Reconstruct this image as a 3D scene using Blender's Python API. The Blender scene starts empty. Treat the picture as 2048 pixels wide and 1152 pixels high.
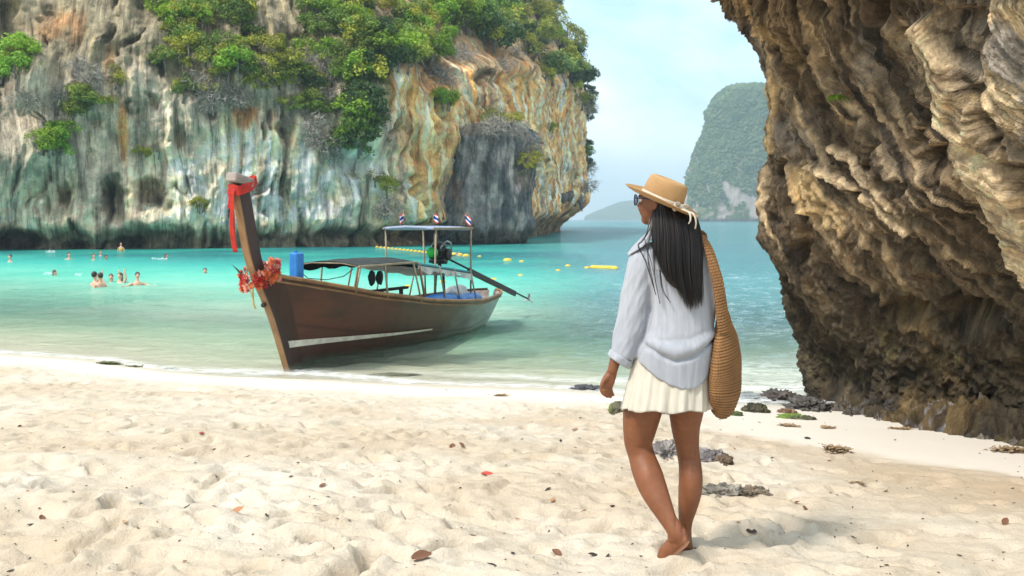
import bpy, math, random
import numpy as np
from mathutils import Vector, Matrix

rnd = random.Random(7)
RS = np.random.RandomState(11)
SC = bpy.context.scene
COL = SC.collection
R = math.radians

# ------------------------------------------------------------------ camera, sky, sun, exposure
FPX, HZ, CAMZ = 2000.0, 438.0, 2.2
cam_d = bpy.data.cameras.new('camera')
cam = bpy.data.objects.new('camera', cam_d); COL.objects.link(cam)
cam.location = (0, 0, CAMZ); cam.rotation_euler = (R(90), 0, 0)
cam_d.sensor_width = 36; cam_d.lens = FPX / 2048 * 36
cam_d.shift_y = -(576 - HZ) / 2048
cam_d.clip_start = 0.05; cam_d.clip_end = 20000
cam_d.dof.use_dof = True; cam_d.dof.focus_distance = 4.6; cam_d.dof.aperture_fstop = 10.0
SC.camera = cam

SUN_DIR = Vector((-0.48, -0.42, 0.78)).normalized()
elev = math.asin(SUN_DIR.z); azim = math.atan2(SUN_DIR.x, SUN_DIR.y)
world = bpy.data.worlds.new('World'); SC.world = world; world.use_nodes = True
wn = world.node_tree.nodes; wl = world.node_tree.links
wn.clear()
w_out = wn.new('ShaderNodeOutputWorld'); w_bg = wn.new('ShaderNodeBackground')
sky = wn.new('ShaderNodeTexSky'); sky.sky_type = 'NISHITA'; sky.sun_disc = False
sky.sun_elevation = elev; sky.sun_rotation = azim
sky.air_density = 1.1; sky.dust_density = 1.5; sky.ozone_density = 1.0
w_tc = wn.new('ShaderNodeTexCoord'); w_map = wn.new('ShaderNodeMapping')
w_map.inputs['Scale'].default_value = (1.0, 1.0, 2.3)
w_map.inputs['Location'].default_value = (0.3, 0.1, 0.45)
w_no = wn.new('ShaderNodeTexNoise'); w_no.inputs['Scale'].default_value = 3.4
w_no.inputs['Detail'].default_value = 7; w_no.inputs['Roughness'].default_value = 0.55
w_no.inputs['Distortion'].default_value = 0.4
w_rp = wn.new('ShaderNodeValToRGB')
w_rp.color_ramp.elements[0].position = 0.34; w_rp.color_ramp.elements[0].color = (0.0,)*3 + (1,)
w_rp.color_ramp.elements[1].position = 0.60; w_rp.color_ramp.elements[1].color = (0.97,)*3 + (1,)
w_mx = wn.new('ShaderNodeMixRGB'); w_mx.inputs[2].default_value = (9.6, 10.0, 10.1, 1)
wl.new(w_tc.outputs['Generated'], w_map.inputs[0]); wl.new(w_map.outputs[0], w_no.inputs['Vector'])
wl.new(w_no.outputs[0], w_rp.inputs[0]); wl.new(w_rp.outputs[0], w_mx.inputs[0])
w_m0 = wn.new('ShaderNodeMixRGB'); w_m0.inputs[0].default_value = 0.7; w_m0.inputs[2].default_value = (4.6, 7.4, 9.2, 1); wl.new(sky.outputs[0], w_m0.inputs[1]); wl.new(w_m0.outputs[0], w_mx.inputs[1]); wl.new(w_mx.outputs[0], w_bg.inputs[0])
w_bg.inputs[1].default_value = 0.10
wl.new(w_bg.outputs[0], w_out.inputs[0])

sl = bpy.data.lights.new('sun', 'SUN'); sl.energy = 2.9; sl.angle = R(9.0); sl.color = (1.0, 0.94, 0.86)
so = bpy.data.objects.new('sun', sl); COL.objects.link(so)
so.rotation_euler = SUN_DIR.to_track_quat('Z', 'Y').to_euler()
vs = SC.view_settings
vs.view_transform = 'Standard'; vs.look = 'None'; vs.gamma = 1; vs.exposure = 0.78; vs.use_curve_mapping = False
SC.render.engine = 'CYCLES'
SC.cycles.max_bounces = 6; SC.cycles.diffuse_bounces = 3; SC.cycles.glossy_bounces = 3
SC.cycles.transparent_max_bounces = 12; SC.cycles.volume_bounces = 0
SC.cycles.use_denoising = True

# ------------------------------------------------------------------ numeric helpers
_perm = np.random.RandomState(5).permutation(256); _perm = np.concatenate([_perm, _perm, _perm]).astype(np.int32)
_G = np.random.RandomState(6).normal(size=(256, 3)).astype(np.float32); _G /= np.linalg.norm(_G, axis=1)[:, None]

def perlin(x, y, z=0.0):
    x, y, z = np.broadcast_arrays(np.asarray(x, np.float32), np.asarray(y, np.float32), np.asarray(z, np.float32))
    xi = np.floor(x).astype(np.int32); yi = np.floor(y).astype(np.int32); zi = np.floor(z).astype(np.int32)
    xf, yf, zf = x - xi, y - yi, z - zi
    xi &= 255; yi &= 255; zi &= 255
    f = lambda t: t * t * t * (t * (t * 6 - 15) + 10)
    u, v, w = f(xf), f(yf), f(zf)
    def g(a, b, c):
        h = _perm[_perm[_perm[xi + a] + yi + b] + zi + c]
        q = _G[h]
        return q[..., 0] * (xf - a) + q[..., 1] * (yf - b) + q[..., 2] * (zf - c)
    def lx(b, c):
        p, q = g(0, b, c), g(1, b, c); return p + u * (q - p)
    a0 = lx(0, 0); a1 = lx(1, 0); a = a0 + v * (a1 - a0)
    b0 = lx(0, 1); b1 = lx(1, 1); b = b0 + v * (b1 - b0)
    return (a + w * (b - a)) * 1.6

def fbm(x, y, z=0.0, o=4, gain=0.5, lac=2.03):
    s = 0; a = 1; n = 0; k = 1.0
    for i in range(o):
        s = s + a * perlin(x * k + 17.3 * i, y * k - 9.1 * i, z * k + 3.7 * i); n += a; a *= gain; k *= lac
    return s / n * 1.4

def ridged(x, y, z=0.0, o=4, gain=0.5, lac=2.03):
    s = 0; a = 1; n = 0; k = 1.0
    for i in range(o):
        s = s + a * (1 - np.abs(perlin(x * k + 7.3 * i, y * k + 19.1 * i, z * k - 3.7 * i)) * 1.6); n += a; a *= gain; k *= lac
    return s / n

def worley(x, y, z):
    x, y, z = np.broadcast_arrays(np.asarray(x, np.float32), np.asarray(y, np.float32), np.asarray(z, np.float32))
    xi = np.floor(x).astype(np.int32); yi = np.floor(y).astype(np.int32); zi = np.floor(z).astype(np.int32); best = np.full(x.shape, 9.0, np.float32)
    J = _G * .5 + .5
    for a in (-1, 0, 1):
        for b in (-1, 0, 1):
            for c in (-1, 0, 1):
                h = _perm[_perm[_perm[(xi + a) & 255] + ((yi + b) & 255)] + ((zi + c) & 255)]; q = J[h]
                best = np.minimum(best, (xi + a + q[..., 0] - x) ** 2 + (yi + b + q[..., 1] - y) ** 2 + (zi + c + q[..., 2] - z) ** 2)
    return np.sqrt(best)

def sstep(a, b, x):
    t = np.clip((x - a) / (b - a), 0, 1); return t * t * (3 - 2 * t)

def catmull(P, m):
    """resample control rows P (k, ...) to m rows"""
    P = np.asarray(P, float); k = len(P)
    t = np.linspace(0, k - 1, m); i = np.clip(np.floor(t).astype(int), 0, k - 2); f = t - i
    f = f.reshape((-1,) + (1,) * (P.ndim - 1))
    p0 = np.where((i == 0).reshape(f.shape), 2 * P[0] - P[1], P[np.maximum(i - 1, 0)])
    p3 = np.where((i == k - 2).reshape(f.shape), 2 * P[-1] - P[-2], P[np.minimum(i + 2, k - 1)])
    p1, p2 = P[i], P[i + 1]
    return 0.5 * ((2 * p1) + (-p0 + p2) * f + (2 * p0 - 5 * p1 + 4 * p2 - p3) * f ** 2 + (-p0 + 3 * p1 - 3 * p2 + p3) * f ** 3)

def W(px, py, d):
    return np.array([(px - 1024) / FPX * d, d, CAMZ - (py - HZ) / FPX * d])

def proj(P):
    P = np.asarray(P); return 1024 + P[..., 0] / P[..., 1] * FPX, HZ + (CAMZ - P[..., 2]) / P[..., 1] * FPX

# ------------------------------------------------------------------ scene helpers
def put(o, parent=None):
    COL.objects.link(o)
    if parent is not None: o.parent = parent
    return o

def tag(o, label=None, cat=None, group=None, kind=None):
    if label: o['label'] = label
    if cat: o['category'] = cat
    if group: o['group'] = group
    if kind: o['kind'] = kind
    return o

def empty(name, loc=(0, 0, 0), rot=(0, 0, 0)):
    o = bpy.data.objects.new(name, None); o.location = loc; o.rotation_euler = rot
    o.empty_display_size = 0.1
    return put(o)

def mk(name, V, F, mat=None, parent=None, smooth=True, attrs=None, midx=None):
    me = bpy.data.meshes.new(name)
    V = np.asarray(V, np.float32).reshape(-1, 3)
    if isinstance(F, np.ndarray):
        n, k = F.shape
        me.vertices.add(len(V)); me.vertices.foreach_set('co', V.ravel())
        me.loops.add(n * k); me.loops.foreach_set('vertex_index', F.astype(np.int32).ravel())
        me.polygons.add(n); me.polygons.foreach_set('loop_start', np.arange(0, n * k, k, dtype=np.int32))
        me.polygons.foreach_set('loop_total', np.full(n, k, np.int32))
        me.update(calc_edges=True)
    else:
        me.from_pydata([tuple(map(float, v)) for v in V], [], F); me.update()
    if smooth: me.polygons.foreach_set('use_smooth', np.ones(len(me.polygons), bool))
    for k_, a in (attrs or {}).items():
        at = me.attributes.new(k_, 'FLOAT', 'POINT'); at.data.foreach_set('value', np.asarray(a, np.float32).ravel())
    for m in (mat if isinstance(mat, (list, tuple)) else [mat]):
        if m: me.materials.append(m)
    if midx is not None: me.polygons.foreach_set('material_index', np.asarray(midx, np.int32))
    return put(bpy.data.objects.new(name, me), parent)

def gridf(n, m, wrap=False):
    j = np.arange(m if wrap else m - 1); i = np.arange(n - 1)
    I, J = np.meshgrid(i, j, indexing='ij'); J2 = (J + 1) % m
    return np.stack([I * m + J, I * m + J2, (I + 1) * m + J2, (I + 1) * m + J], -1).reshape(-1, 4)

def mk_grid(name, P, mat, parent=None, attrs=None, smooth=True, flip=False, wrap=False):
    n, m = P.shape[:2]; F = gridf(n, m, wrap)
    if flip: F = F[:, ::-1]
    return mk(name, P.reshape(-1, 3), F, mat, parent, smooth, attrs)

class MB:
    """collects simple shapes; build() links them as one mesh object"""
    def __init__(s): s.V = []; s.F = []
    def add(s, V, F):
        o = len(s.V); s.V += [tuple(map(float, v)) for v in V]; s.F += [tuple(i + o for i in f) for f in F]; return s
    def box(s, c, size, rot=None, bev=0.0):
        x, y, z = [k / 2 for k in size]; c = Vector(c); M = rot or Matrix.Identity(3)
        b = min(bev, x * .9, y * .9, z * .9)
        if b <= 0:
            vs_ = [(sx * x, sy * y, sz * z) for sz in (-1, 1) for sy in (-1, 1) for sx in (-1, 1)]
            F = [(0, 2, 3, 1), (4, 5, 7, 6), (0, 1, 5, 4), (2, 6, 7, 3), (0, 4, 6, 2), (1, 3, 7, 5)]
        else:
            rings = []
            for (zz, q) in ((-z, b), (-z + b, 0), (z - b, 0), (z, b)):
                rings.append([(sx, sy, zz) for sx, sy in ((-x + q, -y + b if q == 0 else -y + q), (x - q if q else x - b, -y + (q if q else 0)), (x - (q if q else 0), -y + (q if q else b)), (x - q, y - (q if q else b)), (x - (q if q else b), y - q), (-x + (q if q else b), y - q), (-x + q, y - (q if q else b)), (-x + q, -y + (q if q else b)))])
            vs_ = []
            for zz, q in ((-z, b), (-z + b, 0), (z - b, 0), (z, b)):
                a_, c_ = x - q, y - q; e = b * (0.5 if q else 1)
                vs_ += [(-a_ + e, -c_, zz), (a_ - e, -c_, zz), (a_, -c_ + e, zz), (a_, c_ - e, zz), (a_ - e, c_, zz), (-a_ + e, c_, zz), (-a_, c_ - e, zz), (-a_, -c_ + e, zz)]
            F = [tuple(range(7, -1, -1)), tuple(range(24, 32))]
            for r in range(3):
                for k in range(8): F.append((r * 8 + k, r * 8 + (k + 1) % 8, r * 8 + 8 + (k + 1) % 8, r * 8 + 8 + k))
        s.add([c + M @ Vector(v) for v in vs_], F); return s
    def tube(s, pts, r, n=8, cap=True):
        pts = [Vector(map(float, p)) for p in pts]; k = len(pts); rr = r if hasattr(r, '__len__') else [r] * k
        V = []; F = []; ref = None
        for i, p in enumerate(pts):
            t = (pts[min(i + 1, k - 1)] - pts[max(i - 1, 0)]).normalized()
            if ref is None: ref = Vector((0, 0, 1)) if abs(t.z) < .9 else Vector((1, 0, 0))
            a = (ref - t * ref.dot(t)).normalized(); b = t.cross(a); ref = a
            for j in range(n):
                q = 2 * math.pi * j / n; V.append(p + (a * math.cos(q) + b * math.sin(q)) * rr[i])
        for i in range(k - 1):
            for j in range(n): F.append((i * n + j, i * n + (j + 1) % n, (i + 1) * n + (j + 1) % n, (i + 1) * n + j))
        if cap: F += [tuple(range(n - 1, -1, -1)), tuple(range((k - 1) * n, k * n))]
        s.add(V, F); return s
    def lathe(s, prof, c=(0, 0, 0), n=20, rot=None, sx=1, sy=1):
        M = rot or Matrix.Identity(3); c = Vector(c); V = []; F = []
        for r, z in prof:
            for j in range(n):
                q = 2 * math.pi * j / n; V.append(c + M @ Vector((r * math.cos(q) * sx, r * math.sin(q) * sy, z)))
        for i in range(len(prof) - 1):
            for j in range(n): F.append((i * n + j, i * n + (j + 1) % n, (i + 1) * n + (j + 1) % n, (i + 1) * n + j))
        F += [tuple(range(n - 1, -1, -1)), tuple(range((len(prof) - 1) * n, len(prof) * n))]
        s.add(V, F); return s
    def ell(s, c, r, rot=None, n=14):
        k = n // 2 + 1
        s.lathe([(max(1e-4, math.sin(math.pi * i / k)), -math.cos(math.pi * i / k)) for i in range(k + 1)], (0, 0, 0), n)
        m = n * (k + 1); M = rot or Matrix.Identity(3); c = Vector(c)
        for i in range(len(s.V) - m, len(s.V)):
            v = s.V[i]; s.V[i] = tuple(c + M @ Vector((v[0] * r[0], v[1] * r[1], v[2] * r[2])))
        return s
    def build(s, name, mat=None, parent=None, smooth=False):
        return mk(name, s.V, s.F, mat, parent, smooth)

def loft(C, rx, ry, ref=(0, 1, 0), n=24, m=None, pw=2.0, caps=True):
    """tube with elliptical rings; rx along the direction perpendicular to ref, ry along ref"""
    C = np.asarray(C, float); rx = np.asarray(rx, float); ry = np.asarray(ry, float)
    if m:
        Q = catmull(np.column_stack([C, rx, ry]), m); C = Q[:, :3]; rx = np.maximum(Q[:, 3], 1e-4); ry = np.maximum(Q[:, 4], 1e-4)
    T = np.gradient(C, axis=0); T /= np.linalg.norm(T, axis=1)[:, None] + 1e-9
    ref = np.asarray(ref, float); A = ref - T * (T @ ref)[:, None]; A /= np.linalg.norm(A, axis=1)[:, None]
    B = np.cross(T, A)
    q = np.linspace(0, 2 * np.pi, n, endpoint=False)
    c, s_ = np.cos(q), np.sin(q)
    c = np.sign(c) * np.abs(c) ** (2 / pw); s_ = np.sign(s_) * np.abs(s_) ** (2 / pw)
    V = C[:, None] + B[:, None] * (rx[:, None, None] * c[None, :, None]) + A[:, None] * (ry[:, None, None] * s_[None, :, None])
    F = [tuple(f) for f in gridf(len(C), n, True)]
    if caps: F += [tuple(range(n - 1, -1, -1)), tuple(range((len(C) - 1) * n, len(C) * n))]
    return V.reshape(-1, 3), F

def remesh(mb, voxel, smooth=2):
    me = bpy.data.meshes.new('tmp'); me.from_pydata(mb.V, [], mb.F); me.update()
    ob = bpy.data.objects.new('tmp', me); COL.objects.link(ob)
    m = ob.modifiers.new('r', 'REMESH'); m.mode = 'VOXEL'; m.voxel_size = voxel; m.adaptivity = 0
    if smooth:
        s = ob.modifiers.new('s', 'SMOOTH'); s.factor = 0.5; s.iterations = smooth
    dg = bpy.context.evaluated_depsgraph_get(); dg.update()
    ev = ob.evaluated_get(dg); m2 = ev.to_mesh()
    V = np.empty(len(m2.vertices) * 3, np.float32); m2.vertices.foreach_get('co', V); V = V.reshape(-1, 3)
    N = np.empty(len(m2.vertices) * 3, np.float32); m2.vertices.foreach_get('normal', N); N = N.reshape(-1, 3)
    L = np.empty(len(m2.loops), np.int32); m2.loops.foreach_get('vertex_index', L)
    tot = np.empty(len(m2.polygons), np.int32); m2.polygons.foreach_get('loop_total', tot)
    F = L.reshape(-1, 4) if (tot == 4).all() else None
    if F is None:
        st = np.cumsum(tot) - tot; F = [tuple(L[a:a + b]) for a, b in zip(st, tot)]
    ev.to_mesh_clear(); bpy.data.objects.remove(ob); bpy.data.meshes.remove(me)
    return V, N, F

# ------------------------------------------------------------------ materials
def newmat(name):
    m = bpy.data.materials.new(name); m.use_nodes = True
    nt = m.node_tree; b = nt.nodes['Principled BSDF']
    return m, nt, nt.nodes, nt.links, b

def noise_node(n, l, vec, scale, detail=4, rough=0.55, mscale=None, dist=0):
    t = n.new('ShaderNodeTexNoise'); t.inputs['Scale'].default_value = scale; t.inputs['Detail'].default_value = detail
    t.inputs['Roughness'].default_value = rough; t.inputs['Distortion'].default_value = dist
    if mscale:
        mp = n.new('ShaderNodeMapping'); mp.inputs['Scale'].default_value = mscale
        l.new(vec, mp.inputs[0]); vec = mp.outputs[0]
    l.new(vec, t.inputs['Vector']); return t.outputs[0]

def ramp(n, l, fac, stops):
    r = n.new('ShaderNodeValToRGB'); e = r.color_ramp.elements
    while len(e) < len(stops): e.new(0.5)
    for k, (p, c) in enumerate(stops):
        e[k].position = p; e[k].color = (tuple(c) + (1,))[:4] if hasattr(c, '__len__') else (c, c, c, 1)
    l.new(fac, r.inputs[0]); return r.outputs[0]

def mixc(n, l, fac, a, b, mode='MIX'):
    m = n.new('ShaderNodeMixRGB'); m.blend_type = mode
    for i, v in ((0, fac), (1, a), (2, b)):
        if hasattr(v, 'is_linked') or hasattr(v, 'links'): l.new(v, m.inputs[i])
        elif i == 0: m.inputs[0].default_value = v
        else: m.inputs[i].default_value = tuple(v) + (1,) if len(v) == 3 else v
    return m.outputs[0]

def mth(n, l, op, a, b=0.0, clamp=False):
    m = n.new('ShaderNodeMath'); m.operation = op; m.use_clamp = clamp
    for i, v in ((0, a), (1, b)):
        if hasattr(v, 'links'): l.new(v, m.inputs[i])
        else: m.inputs[i].default_value = v
    return m.outputs[0]

def attr(n, name):
    a = n.new('ShaderNodeAttribute'); a.attribute_name = name; return a.outputs['Fac']

def bump(n, l, b, h, dist, strength=1.0):
    k = n.new('ShaderNodeBump'); k.inputs['Distance'].default_value = dist; k.inputs['Strength'].default_value = strength
    l.new(h, k.inputs['Height']); l.new(k.outputs[0], b.inputs['Normal']); return k

def pmat(name, c1, c2=None, scale=8, rough=0.6, bumpd=0.0, metal=0.0, mscale=None, spec=0.4, detail=5, bscale=None, rnd_obj=0.0):
    m, nt, n, l, b = newmat(name)
    tc = n.new('ShaderNodeTexCoord').outputs['Object']
    c2 = c2 or tuple(x * 0.7 for x in c1)
    f = noise_node(n, l, tc, scale, detail, 0.6, mscale)
    c = ramp(n, l, f, [(0.32, c1), (0.68, c2)])
    if rnd_obj:
        oi = n.new('ShaderNodeObjectInfo').outputs['Random']
        hs = n.new('ShaderNodeHueSaturation'); l.new(c, hs.inputs['Color'])
        l.new(mth(n, l, 'ADD', 0.5 - rnd_obj * .12, mth(n, l, 'MULTIPLY', oi, rnd_obj * .24)), hs.inputs['Hue'])
        o2 = mth(n, l, 'FRACT', mth(n, l, 'MULTIPLY', oi, 7.31))
        l.new(mth(n, l, 'ADD', 1 - rnd_obj * .7, mth(n, l, 'MULTIPLY', o2, rnd_obj * 1.4)), hs.inputs['Value'])
        c = hs.outputs[0]
    l.new(c, b.inputs['Base Color'])
    b.inputs['Roughness'].default_value = rough; b.inputs['Metallic'].default_value = metal
    b.inputs['Specular IOR Level'].default_value = spec
    if bumpd:
        g = noise_node(n, l, tc, bscale or scale * 3, 5, 0.6, mscale); bump(n, l, b, g, bumpd)
    return m

def leafmat(name, c1, c2, trans=0.35):
    m, nt, n, l, b = newmat(name)
    tc = n.new('ShaderNodeTexCoord').outputs['Object']
    f = noise_node(n, l, tc, 1.6, 3, 0.6); c = ramp(n, l, f, [(0.35, c1), (0.65, c2)])
    oi = n.new('ShaderNodeObjectInfo').outputs['Random']
    hs = n.new('ShaderNodeHueSaturation'); l.new(c, hs.inputs['Color'])
    l.new(mth(n, l, 'ADD', 0.485, mth(n, l, 'MULTIPLY', oi, 0.03)), hs.inputs['Hue'])
    o2 = mth(n, l, 'FRACT', mth(n, l, 'MULTIPLY', oi, 7.31))
    l.new(mth(n, l, 'ADD', 0.75, mth(n, l, 'MULTIPLY', o2, 0.55)), hs.inputs['Value'])
    l.new(hs.outputs[0], b.inputs['Base Color']); b.inputs['Roughness'].default_value = 0.55
    b.inputs['Specular IOR Level'].default_value = 0.3
    t = n.new('ShaderNodeBsdfTranslucent'); l.new(hs.outputs[0], t.inputs[0])
    mx = n.new('ShaderNodeMixShader'); mx.inputs[0].default_value = trans
    l.new(b.outputs[0], mx.inputs[1]); l.new(t.outputs[0], mx.inputs[2])
    l.new(mx.outputs[0], n['Material Output'].inputs[0])
    return m

# ------------------------------------------------------------------ beach and sea bed
def shore(x):
    x = np.asarray(x, float)
    return 12.75 - 0.42 * np.minimum(x, 1.5) - 0.12 * np.maximum(x - 1.5, 0) + 0.25 * np.sin(x * 0.55 + 1.0) * (x < 9) + 0.10 * np.sin(x * 1.7)

def base_h(x, y):
    t = shore(x) - y
    up = 0.082 * t + 0.0 * t
    up = np.where(t > 8.5, 0.082 * 8.5 + 0.05 * (t - 8.5), up)
    dn = 0.075 * t
    dn = np.maximum(dn, -3.5)
    h = np.where(t > 0, up, dn)
    return h + 0.015 * np.sin(x * 1.1 + y * .6)

xs = np.arange(-13.0, 8.0001, 0.027)
yy = [3.0]
while yy[-1] < 27: yy.append(yy[-1] + min(0.013 + 0.0045 * (yy[-1] - 3) * 1.2, 0.12))
ys = np.array(yy)
X, Y = np.meshgrid(xs, ys)
T_ = shore(X) - Y
Hd = np.zeros_like(X)
# smooth damp zones: by the water and in front of the overhang
smooth_r = sstep(-0.25, 0.35, Y - (8.75 - (X - 2.05) * 1.32) + 0.25 * fbm(X * 1.3, Y * 1.3, 5.1, 3)) * sstep(1.5, 2.3, X)
rough_m = sstep(0.9, 2.6, T_ + 0.5 * fbm(X * .8, Y * .8, 2.0, 3)) * (1 - smooth_r)
wxx = X + 0.16 * fbm(X * 1.7, Y * 1.7, 1.0, 3); wyy = Y + 0.16 * fbm(X * 1.7, Y * 1.7, 9.0, 3)
Hd += 0.030 * fbm(wxx * 1.3, wyy * 1.9, 0.5, 4)
Hd += 0.020 * (ridged(wxx * 2.2, wyy * 3.1, 4.5, 3) - .6)
Hd += 0.010 * fbm(wxx * 7, wyy * 9, 3.5, 4, .6) + .010 * (ridged(wxx * 4.6, wyy * 6.5, 14.5, 3) - .62)
fr = np.random.RandomState(21)
def stamp(cx, cy, a, b, ang, dep, rim, pw=2.4):
    rr = max(a, b) * 2.4
    i0, i1 = np.searchsorted(ys, [cy - rr, cy + rr]); j0, j1 = np.searchsorted(xs, [cx - rr, cx + rr])
    if i1 <= i0 or j1 <= j0: return
    dx = X[i0:i1, j0:j1] - cx; dy = Y[i0:i1, j0:j1] - cy
    dx = dx + 0.03 * perlin(X[i0:i1, j0:j1] * 9, Y[i0:i1, j0:j1] * 9, cx)
    c, s = math.cos(ang), math.sin(ang); u = (dx * c + dy * s) / a; v = (-dx * s + dy * c) / b
    r = np.sqrt(u * u + v * v) + 1e-6
    Hd[i0:i1, j0:j1] += -dep * np.exp(-r ** pw * .9) * (1 + 0.5 * v) + rim * np.exp(-((r - 1.45) / .38) ** 2)
for k in range(3800):
    cy = 3.0 + 11 * fr.rand() ** 1.15; cx = -12 + 20 * fr.rand()
    dep = 0.010 + 0.028 * fr.rand() ** 1.8
    stamp(cx, cy, 0.04 + .09 * fr.rand(), 0.03 + .04 * fr.rand(), fr.rand() * 3.14 * .9 - .9, dep, dep * .38)
for k in range(130):   # fresh deep footprints
    cy = 3.1 + 5.5 * fr.rand(); cx = -6 + 12 * fr.rand()
    dep = 0.030 + 0.025 * fr.rand()
    stamp(cx, cy, 0.11 + .05 * fr.rand(), 0.05 + .02 * fr.rand(), fr.rand() * 3.14, dep, dep * .35, 3.2)
rgt = sstep(1.3, 2.2, X) * sstep(3.4, 4.6, Y)
Hd *= (rough_m * (1.40 - 0.85 * rgt) * (1 + .45 * (1 - sstep(4.5, 8, Y))) + 0.03)
Hd = np.where(Hd > .035, .035 + (Hd - .035) * .35, Hd); Hd += 0.004 * fbm(X * 1.5, Y * 1.5, 8.0, 3)
under = sstep(0.4, 2.5, -T_)
Hd += under * (0.05 * fbm(X * .5, Y * .9, 7, 4) + .02 * np.sin(Y * 5 + X * 2.1 + 2 * fbm(X * .6, Y * .6, 3, 3)))
SANDZ = base_h(X, Y) + Hd

def ground(x, y):
    if not (xs[0] < x < xs[-2] and ys[0] < y < ys[-2]): return float(base_h(x, y))
    i = np.searchsorted(ys, y) - 1; j = np.searchsorted(xs, x) - 1
    fy = (y - ys[i]) / (ys[i + 1] - ys[i]); fx = (x - xs[j]) / (xs[j + 1] - xs[j])
    return float((SANDZ[i, j] * (1 - fx) + SANDZ[i, j + 1] * fx) * (1 - fy) + (SANDZ[i + 1, j] * (1 - fx) + SANDZ[i + 1, j + 1] * fx) * fy)

def ground_px(px, py, zmin=None):
    """the ground (or water) point the photograph shows at (px, py)"""
    lo, hi = 2.0, 60.0
    for _ in range(50):
        d = (lo + hi) / 2; p = W(px, py, d)
        h = float(base_h(p[0], p[1]))
        if zmin is not None: h = max(h, zmin)
        if p[2] > h: lo = d
        else: hi = d
    p = W(px, py, lo); p[2] = ground(p[0], p[1]) if zmin is None else max(ground(p[0], p[1]), zmin)
    return p

def sand_material():
    m, nt, n, l, b = newmat('sand')
    tc = n.new('ShaderNodeTexCoord').outputs['Object']
    big = noise_node(n, l, tc, 0.8, 5, 0.6)
    c = ramp(n, l, big, [(0.35, (0.73, 0.655, 0.55)), (0.62, (0.61, 0.515, 0.395))])
    mid = noise_node(n, l, tc, 6.0, 6, 0.65)
    c = mixc(n, l, ramp(n, l, mid, [(0.45, 0.0), (0.75, 0.35)]), c, (0.50, 0.37, 0.23))
    fine = noise_node(n, l, tc, 220, 3, 0.7)
    c = mixc(n, l, 0.55, c, ramp(n, l, fine, [(0.3, (0.55, 0.50, 0.44)), (0.7, (1, 1, 1))]), 'MULTIPLY')
    c = mixc(n, l, attr(n, 'coarse'), c, (0.50, 0.385, 0.265))
    c = mixc(n, l, attr(n, 'damp'), c, (0.68, 0.62, 0.54))
    c = mixc(n, l, attr(n, 'wet'), c, (0.56, 0.49, 0.39))
    grit = noise_node(n, l, tc, 38, 3, 0.8)
    c = mixc(n, l, ramp(n, l, grit, [(0.70, 0.0), (0.78, 0.55)]), c, (0.22, 0.16, 0.11))
    l.new(c, b.inputs['Base Color'])
    l.new(mth(n, l, 'SUBTRACT', 0.93, mth(n, l, 'MULTIPLY', attr(n, 'wet'), 0.55)), b.inputs['Roughness'])
    b.inputs['Specular IOR Level'].default_value = 0.25
    hh = mth(n, l, 'ADD', mth(n, l, 'MULTIPLY', noise_node(n, l, tc, 30, 5, 0.7), 1.0), mth(n, l, 'MULTIPLY', noise_node(n, l, tc, 260, 2, 0.7), 0.25))
    k = bump(n, l, b, hh, 0.016, 0.9)
    l.new(mth(n, l, 'SUBTRACT', 0.95, mth(n, l, 'MULTIPLY', attr(n, 'damp'), 0.85)), k.inputs['Strength'])
    return m
M_sand = sand_material()
wet = (1 - sstep(0.05, 0.75, T_ + .12 * fbm(X * 2, Y * 2, 3, 2)))
damp = np.clip((1 - sstep(0.8, 2.2, T_ + .35 * fbm(X, Y, 3, 3))) + smooth_r * .9, 0, 1)
coarse = np.clip(sstep(-.1, .5, fbm(X * .35, Y * .6, 12, 4)) * sstep(1.5, 3, T_) * .55 + .75 * sstep(1.7, 2.6, X) * (1 - sstep(-.2, 1.9, np.abs(Y - (7.6 - (X - 2.2) * 1.2)))), 0, 1) * (1 - smooth_r)
beach = mk_grid('beach', np.stack([X, Y, SANDZ], -1), M_sand, attrs={'wet': wet, 'damp': damp, 'coarse': coarse})
tag(beach, kind='structure')
# wider ground sheet below and around it, out to the horizon
gx = np.concatenate([[-6000, -900, -200, -80], np.arange(-40, 41, 4.0), [80, 200, 900, 6000]])
gy = np.concatenate([[-6000, -800, -150], np.arange(-60, 121, 4.0), [200, 600, 6000]])
GX, GY = np.meshgrid(gx, gy)
GZ = base_h(np.clip(GX, -40, 40), np.clip(GY, -40, 300)) - 0.10
ins = (GX > -12.9) & (GX < 7.9) & (GY > 3.1) & (GY < 26.9)
GZ = np.where(ins, GZ - .6, GZ); 
gb = mk_grid('ground', np.stack([GX, GY, np.maximum(GZ, -3.6)], -1), M_sand, attrs={'wet': GX * 0, 'damp': GX * 0, 'coarse': GX * 0})
tag(gb, kind='structure')

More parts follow.
